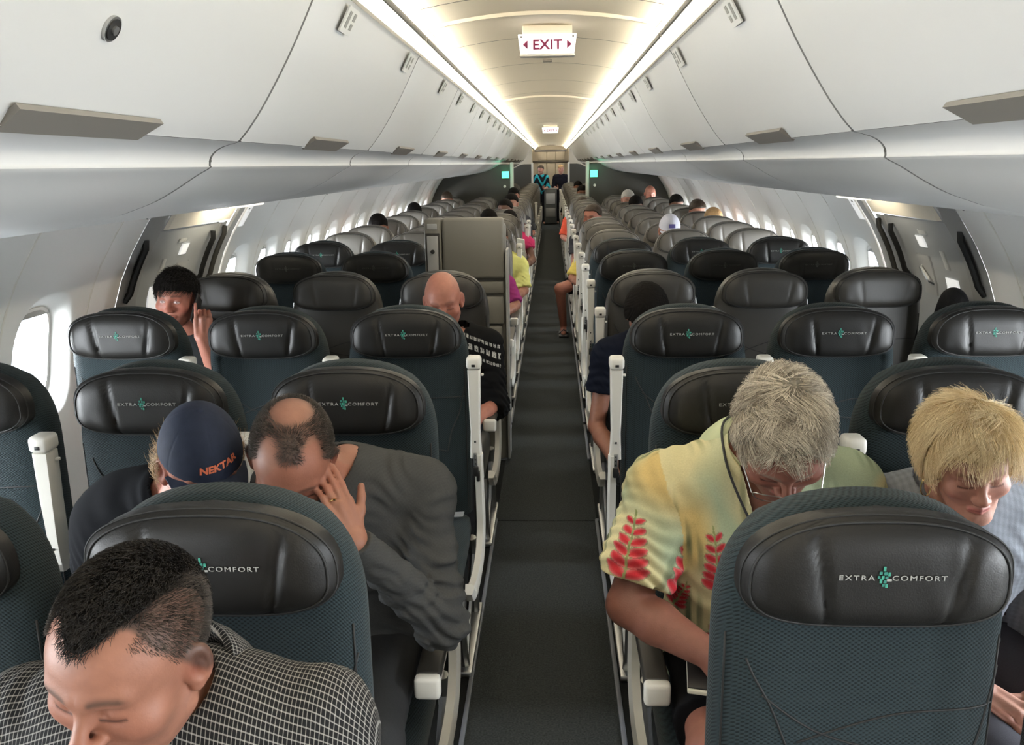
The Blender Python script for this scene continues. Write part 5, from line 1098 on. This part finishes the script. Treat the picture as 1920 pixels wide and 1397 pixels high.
FP=[('pink faced man in black shorts, bare knee in the aisle, fourth grey row',(.44,8.86,1.20),-.5,-.1,'pink','brown',(.05,.05,.06),.50,.075),
 ('brown haired passenger by the right windows, fourth head from the partition',(1.61,9.65,1.20),.2,-.2,'tan','brown',(.06,.06,.07),1.54,.06),
 ('dark haired passenger by the right windows, third head from the partition',(1.60,11.23,1.20),.2,-.2,'brown','dark',(.06,.06,.07),1.54,.06),
 ('pink bald passenger in the right window seat nearest the partition',(1.53,13.60,1.26),.1,-.1,'pink',None,(.1,.1,.1),1.54,.06),
 ('white haired passenger in a right middle seat close to the partition',(1.06,12.02,1.24),.1,-.2,'fair','white',(.1,.1,.1),1.03,.06),
 ('black haired passenger in a right middle seat just ahead of the white haired one',(1.09,11.23,1.19),.1,-.3,'brown','dark',(.1,.1,.1),1.03,.06),
 ('fair haired passenger by the right windows, lowest of the window heads',(1.64,8.86,1.15),.1,-.3,'fair','sandy',(.1,.1,.1),1.54,.06),
 ('black haired passenger by the left windows beside the third bright window',(-1.57,8.07,1.17),.1,-.3,'tan','dark',(.05,.05,.05),-1.54,.06),
 ('black haired passenger by the left windows nearer the partition',(-1.60,10.44,1.17),.1,-.3,'tan','dark',(.05,.05,.05),-1.54,.06),
 ('brown haired passenger in the left window seat nearest the partition',(-1.58,13.6,1.20),.1,-.3,'tan','brown',(.05,.05,.05),-1.54,.06),
 ('black haired passenger behind the crew seat in a left aisle seat',(-.60,8.86,1.16),.1,-.4,'tan','dark',(.05,.05,.05),-.5,.06),
 ('brown faced passenger with black hair in a left aisle seat, mid cabin',(-.52,10.45,1.20),-.3,-.1,'brown','dark',(.12,.03,.03),-.5,.07),
 ('black haired passenger in a left aisle seat right of the brown faced one',(-.48,11.23,1.24),-.2,-.1,'fair','dark',(.05,.05,.06),-.5,.06),
 ('black haired passenger in the left aisle seat nearest the partition',(-.55,13.6,1.25),.1,-.2,'tan','dark',(.05,.05,.05),-.5,.06),
 ('black haired passenger beyond the partition in a right aisle seat',(.56,15.42,1.23),.1,-.2,'tan','dark',(.02,.02,.02),.5,.06),
 ('dark haired passenger far beyond the partition in a right aisle seat',(.58,18.58,1.24),.1,-.2,'tan','dark',(.02,.02,.02),.5,.06)]
LEGP=None
for i,(lab,hd,yw,pt,tone,hr,sh,sx,fr) in enumerate(FP):
    kw={} if i else dict(legs=[((.58,9.0,.55),(.56,8.60,.56),(.56,8.66,.10),1),((.42,9.0,.56),(.115,8.74,.50),(.150,8.93,.09),1)],trousers=dict(col=(.008,.008,.01),to=.72,name='shorts'),sleeve=[.5,.5])
    p_=far_person(lab,hd,yw,pt,tone,hr,sh,sx,h=.010 if hd[1]>9.5 else .008,front=fr,**kw); LEGP=LEGP or p_
cp=far_person('passenger in a white baseball cap with a violet badge, right middle seat',(1.0,7.28,1.175),.05,-.25,'fair',None,(.2,.2,.22),1.03,h=.008)
cap_hat(cp,'cap','white cap with violet badge',mat('cap_white',(.62,.62,.70),.8,.2)); o=MB().rbox((0,0,0),(.05,.003,.032),.001).obj('cap_badge',mat('badge_violet',(.10,.09,.30),.7),cp['root'])
o.location=Vector(T(cp,(0,.100,.075))); o.rotation_euler=(-.25,0,0)
YS=far_person('passenger in a pale yellow shirt leaning into the aisle, left side',(-.42,7.28,1.13),.1,-.5,'tan','brown',(.62,.60,.20),-.44,h=.009)
PK=far_person('passenger in a magenta top behind the crew seat, left aisle side',(-.52,6.49,1.05),.1,-.5,'tan','brown',(.22,.03,.12),-.48,h=.009)
RD=far_person('passenger in an orange red shirt leaning over the right aisle armrest',(.47,12.81,1.13),-.1,-.2,'pink','brown',(.60,.09,.05),.43,h=.010)
RB=far_person('passenger with a bare brown arm and pink sleeve in a left aisle seat',(-.43,9.65,1.11),.1,-.4,'brown','dark',(.50,.04,.12),-.42,h=.009,sleeve=[.35,.35])
YR=far_person('passenger in a yellow tee with a bare forearm, right aisle side',(.52,8.07,1.05),-.1,-.5,'tan','brown',(.62,.48,.12),.46,h=.009)
# the man with a knee out in the aisle
for xx,yy in ((.150,8.89),(.56,8.62)):
    mb=MB(); mb.rbox((xx,yy-.04,.012),(.10,.27,.022),.009); mb.tube([(xx-.045,yy-.06,.02),(xx,yy-.11,.075),(xx+.045,yy-.06,.02)],.008,6); o=mb.obj('sandal',M['black'],LEGP['root']); o.location=-Vector(LEGP['off'])
# cabin crew standing in the rear galley
def crew(label,x,y,yaw,hair,dress,tone='fair'):
    p=make_person(label,(x,y,1.56),(yaw,-.05,0),(x,y+.02,.95),(x,y+.02,1.22),(x,y+.02,1.40),(x+.16,y+.02,1.34),(x-.16,y+.02,1.34),
      simple_arms((x+.16,y+.02,1.34),(x-.16,y+.02,1.34),(x+.21,y+.02,1.07),(x-.21,y+.02,1.07),(x+.10,y-.16,1.02),(x-.10,y-.16,1.02),hands=False),[((x+.08,y+.02,.90),(x+.09,y+.02,.50),(x+.09,y+.02,.10),1),((x-.08,y+.02,.90),(x-.09,y+.02,.50),(x-.09,y+.02,.10),1)],tone,.88,hh=.010,h=.012,shirt=dict(col=dress,sleeve=[1.3,1.3],loose=1.2,h=.010),pants=dict(col=(.012,.012,.015)),standing=True,group='cabin crew in the rear galley')
    hair_cap(p,grow(.06),.014,HS[hair],h=.007); return p
crew('crew member in a black and teal print dress standing at the aisle end',-.28,25.75,-.3,'brown',lambda V,uv,p: np.where((np.sin(V[:,2]*26+3*np.sin(V[:,0]*20))>.35)[:,None],A_([.03,.30,.36]),A_([.012,.013,.016])))
crew('fair haired crew member in a dark suit standing at the aisle end',.30,25.9,.2,'sandy',(.012,.012,.018))
# ---- loose things
def blob_thing(name,label,cat,parts,loc=(0,0,0)):
    t=thing(name,label,cat,loc)
    for nm,m,f,lo,hi,h in parts:
        V,F=surface_net(f,lo,hi,h); net_obj(nm,V,F,m,t)
    return t
bp=mat('bag_black',(.008,.008,.009),.8,.2,bump=(200,.5,.002))
def bagf(P): return smax(flat_sd(P,(0,0,.10),(0,0,.34),.15,.11,(0,1,0),1.5),-P[:,2],.02)+wrinkle(P,.006,30)
bk_=blob_thing('backpack','black backpack standing on the middle seat level with the right cabin door','bag',[('bag_body',bp,bagf,(-.2,-.16,-.02),(.2,.16,.52),.008)],(1.06,3.84,.475))
mb=MB(); mb.tube(smooth_prof([(-.04,-.02,.45),(-.035,-.05,.52),(0,-.06,.565),(.035,-.05,.52),(.04,-.02,.45)],4),.009,8); mb.obj('grab_handle',bp,bk_)
mb=MB(); mb.tube([(-.09,-.12,.40),(-.085,-.135,.36),(-.075,-.13,.32),(-.08,-.14,.28)],.006,6); mb.rbox((-.078,-.14,.27),(.012,.006,.03),.002); o=mb.obj('zip_pull',M['metal'],bk_)
def bagf2(P): return flat_sd(P,(0,.02,.05),(.02,.0,.58),.11,.085,(1,0,0),1.4)+wrinkle(P,.006,34)
jb=blob_thing('jacket','dark jacket hanging between the right window seat and the wall','clothing',[('jacket_body',bp,bagf2,(-.18,-.2,-.12),(.2,.2,.75),.009)],(1.80,3.93,.50))
pp=thing('newspaper','folded white papers held over a left aisle armrest','paper',(-.235,7.72,.98)); pp.rotation_euler=(.5,.12,-.3)
mb=MB(); mb.rbox((0,0,0),(.07,.012,.26),.003); mb.rbox((.012,-.012,-.02),(.06,.003,.22),.001); mb.obj('paper_sheets',M['white_plastic'],pp)
bkk=thing('book','dark covered book on the lap of the grey haired man','book',(.42,1.68,.655)); bkk.rotation_euler=(.10,.06,-.12)
MB().rbox((0,0,0),(.20,.14,.010),.003).obj('pages',mat('paper_cream',(.60,.56,.44),.7),bkk); MB().rbox((0,.006,.007),(.20,.14,.004),.001).obj('book_cover',M['black'],bkk)
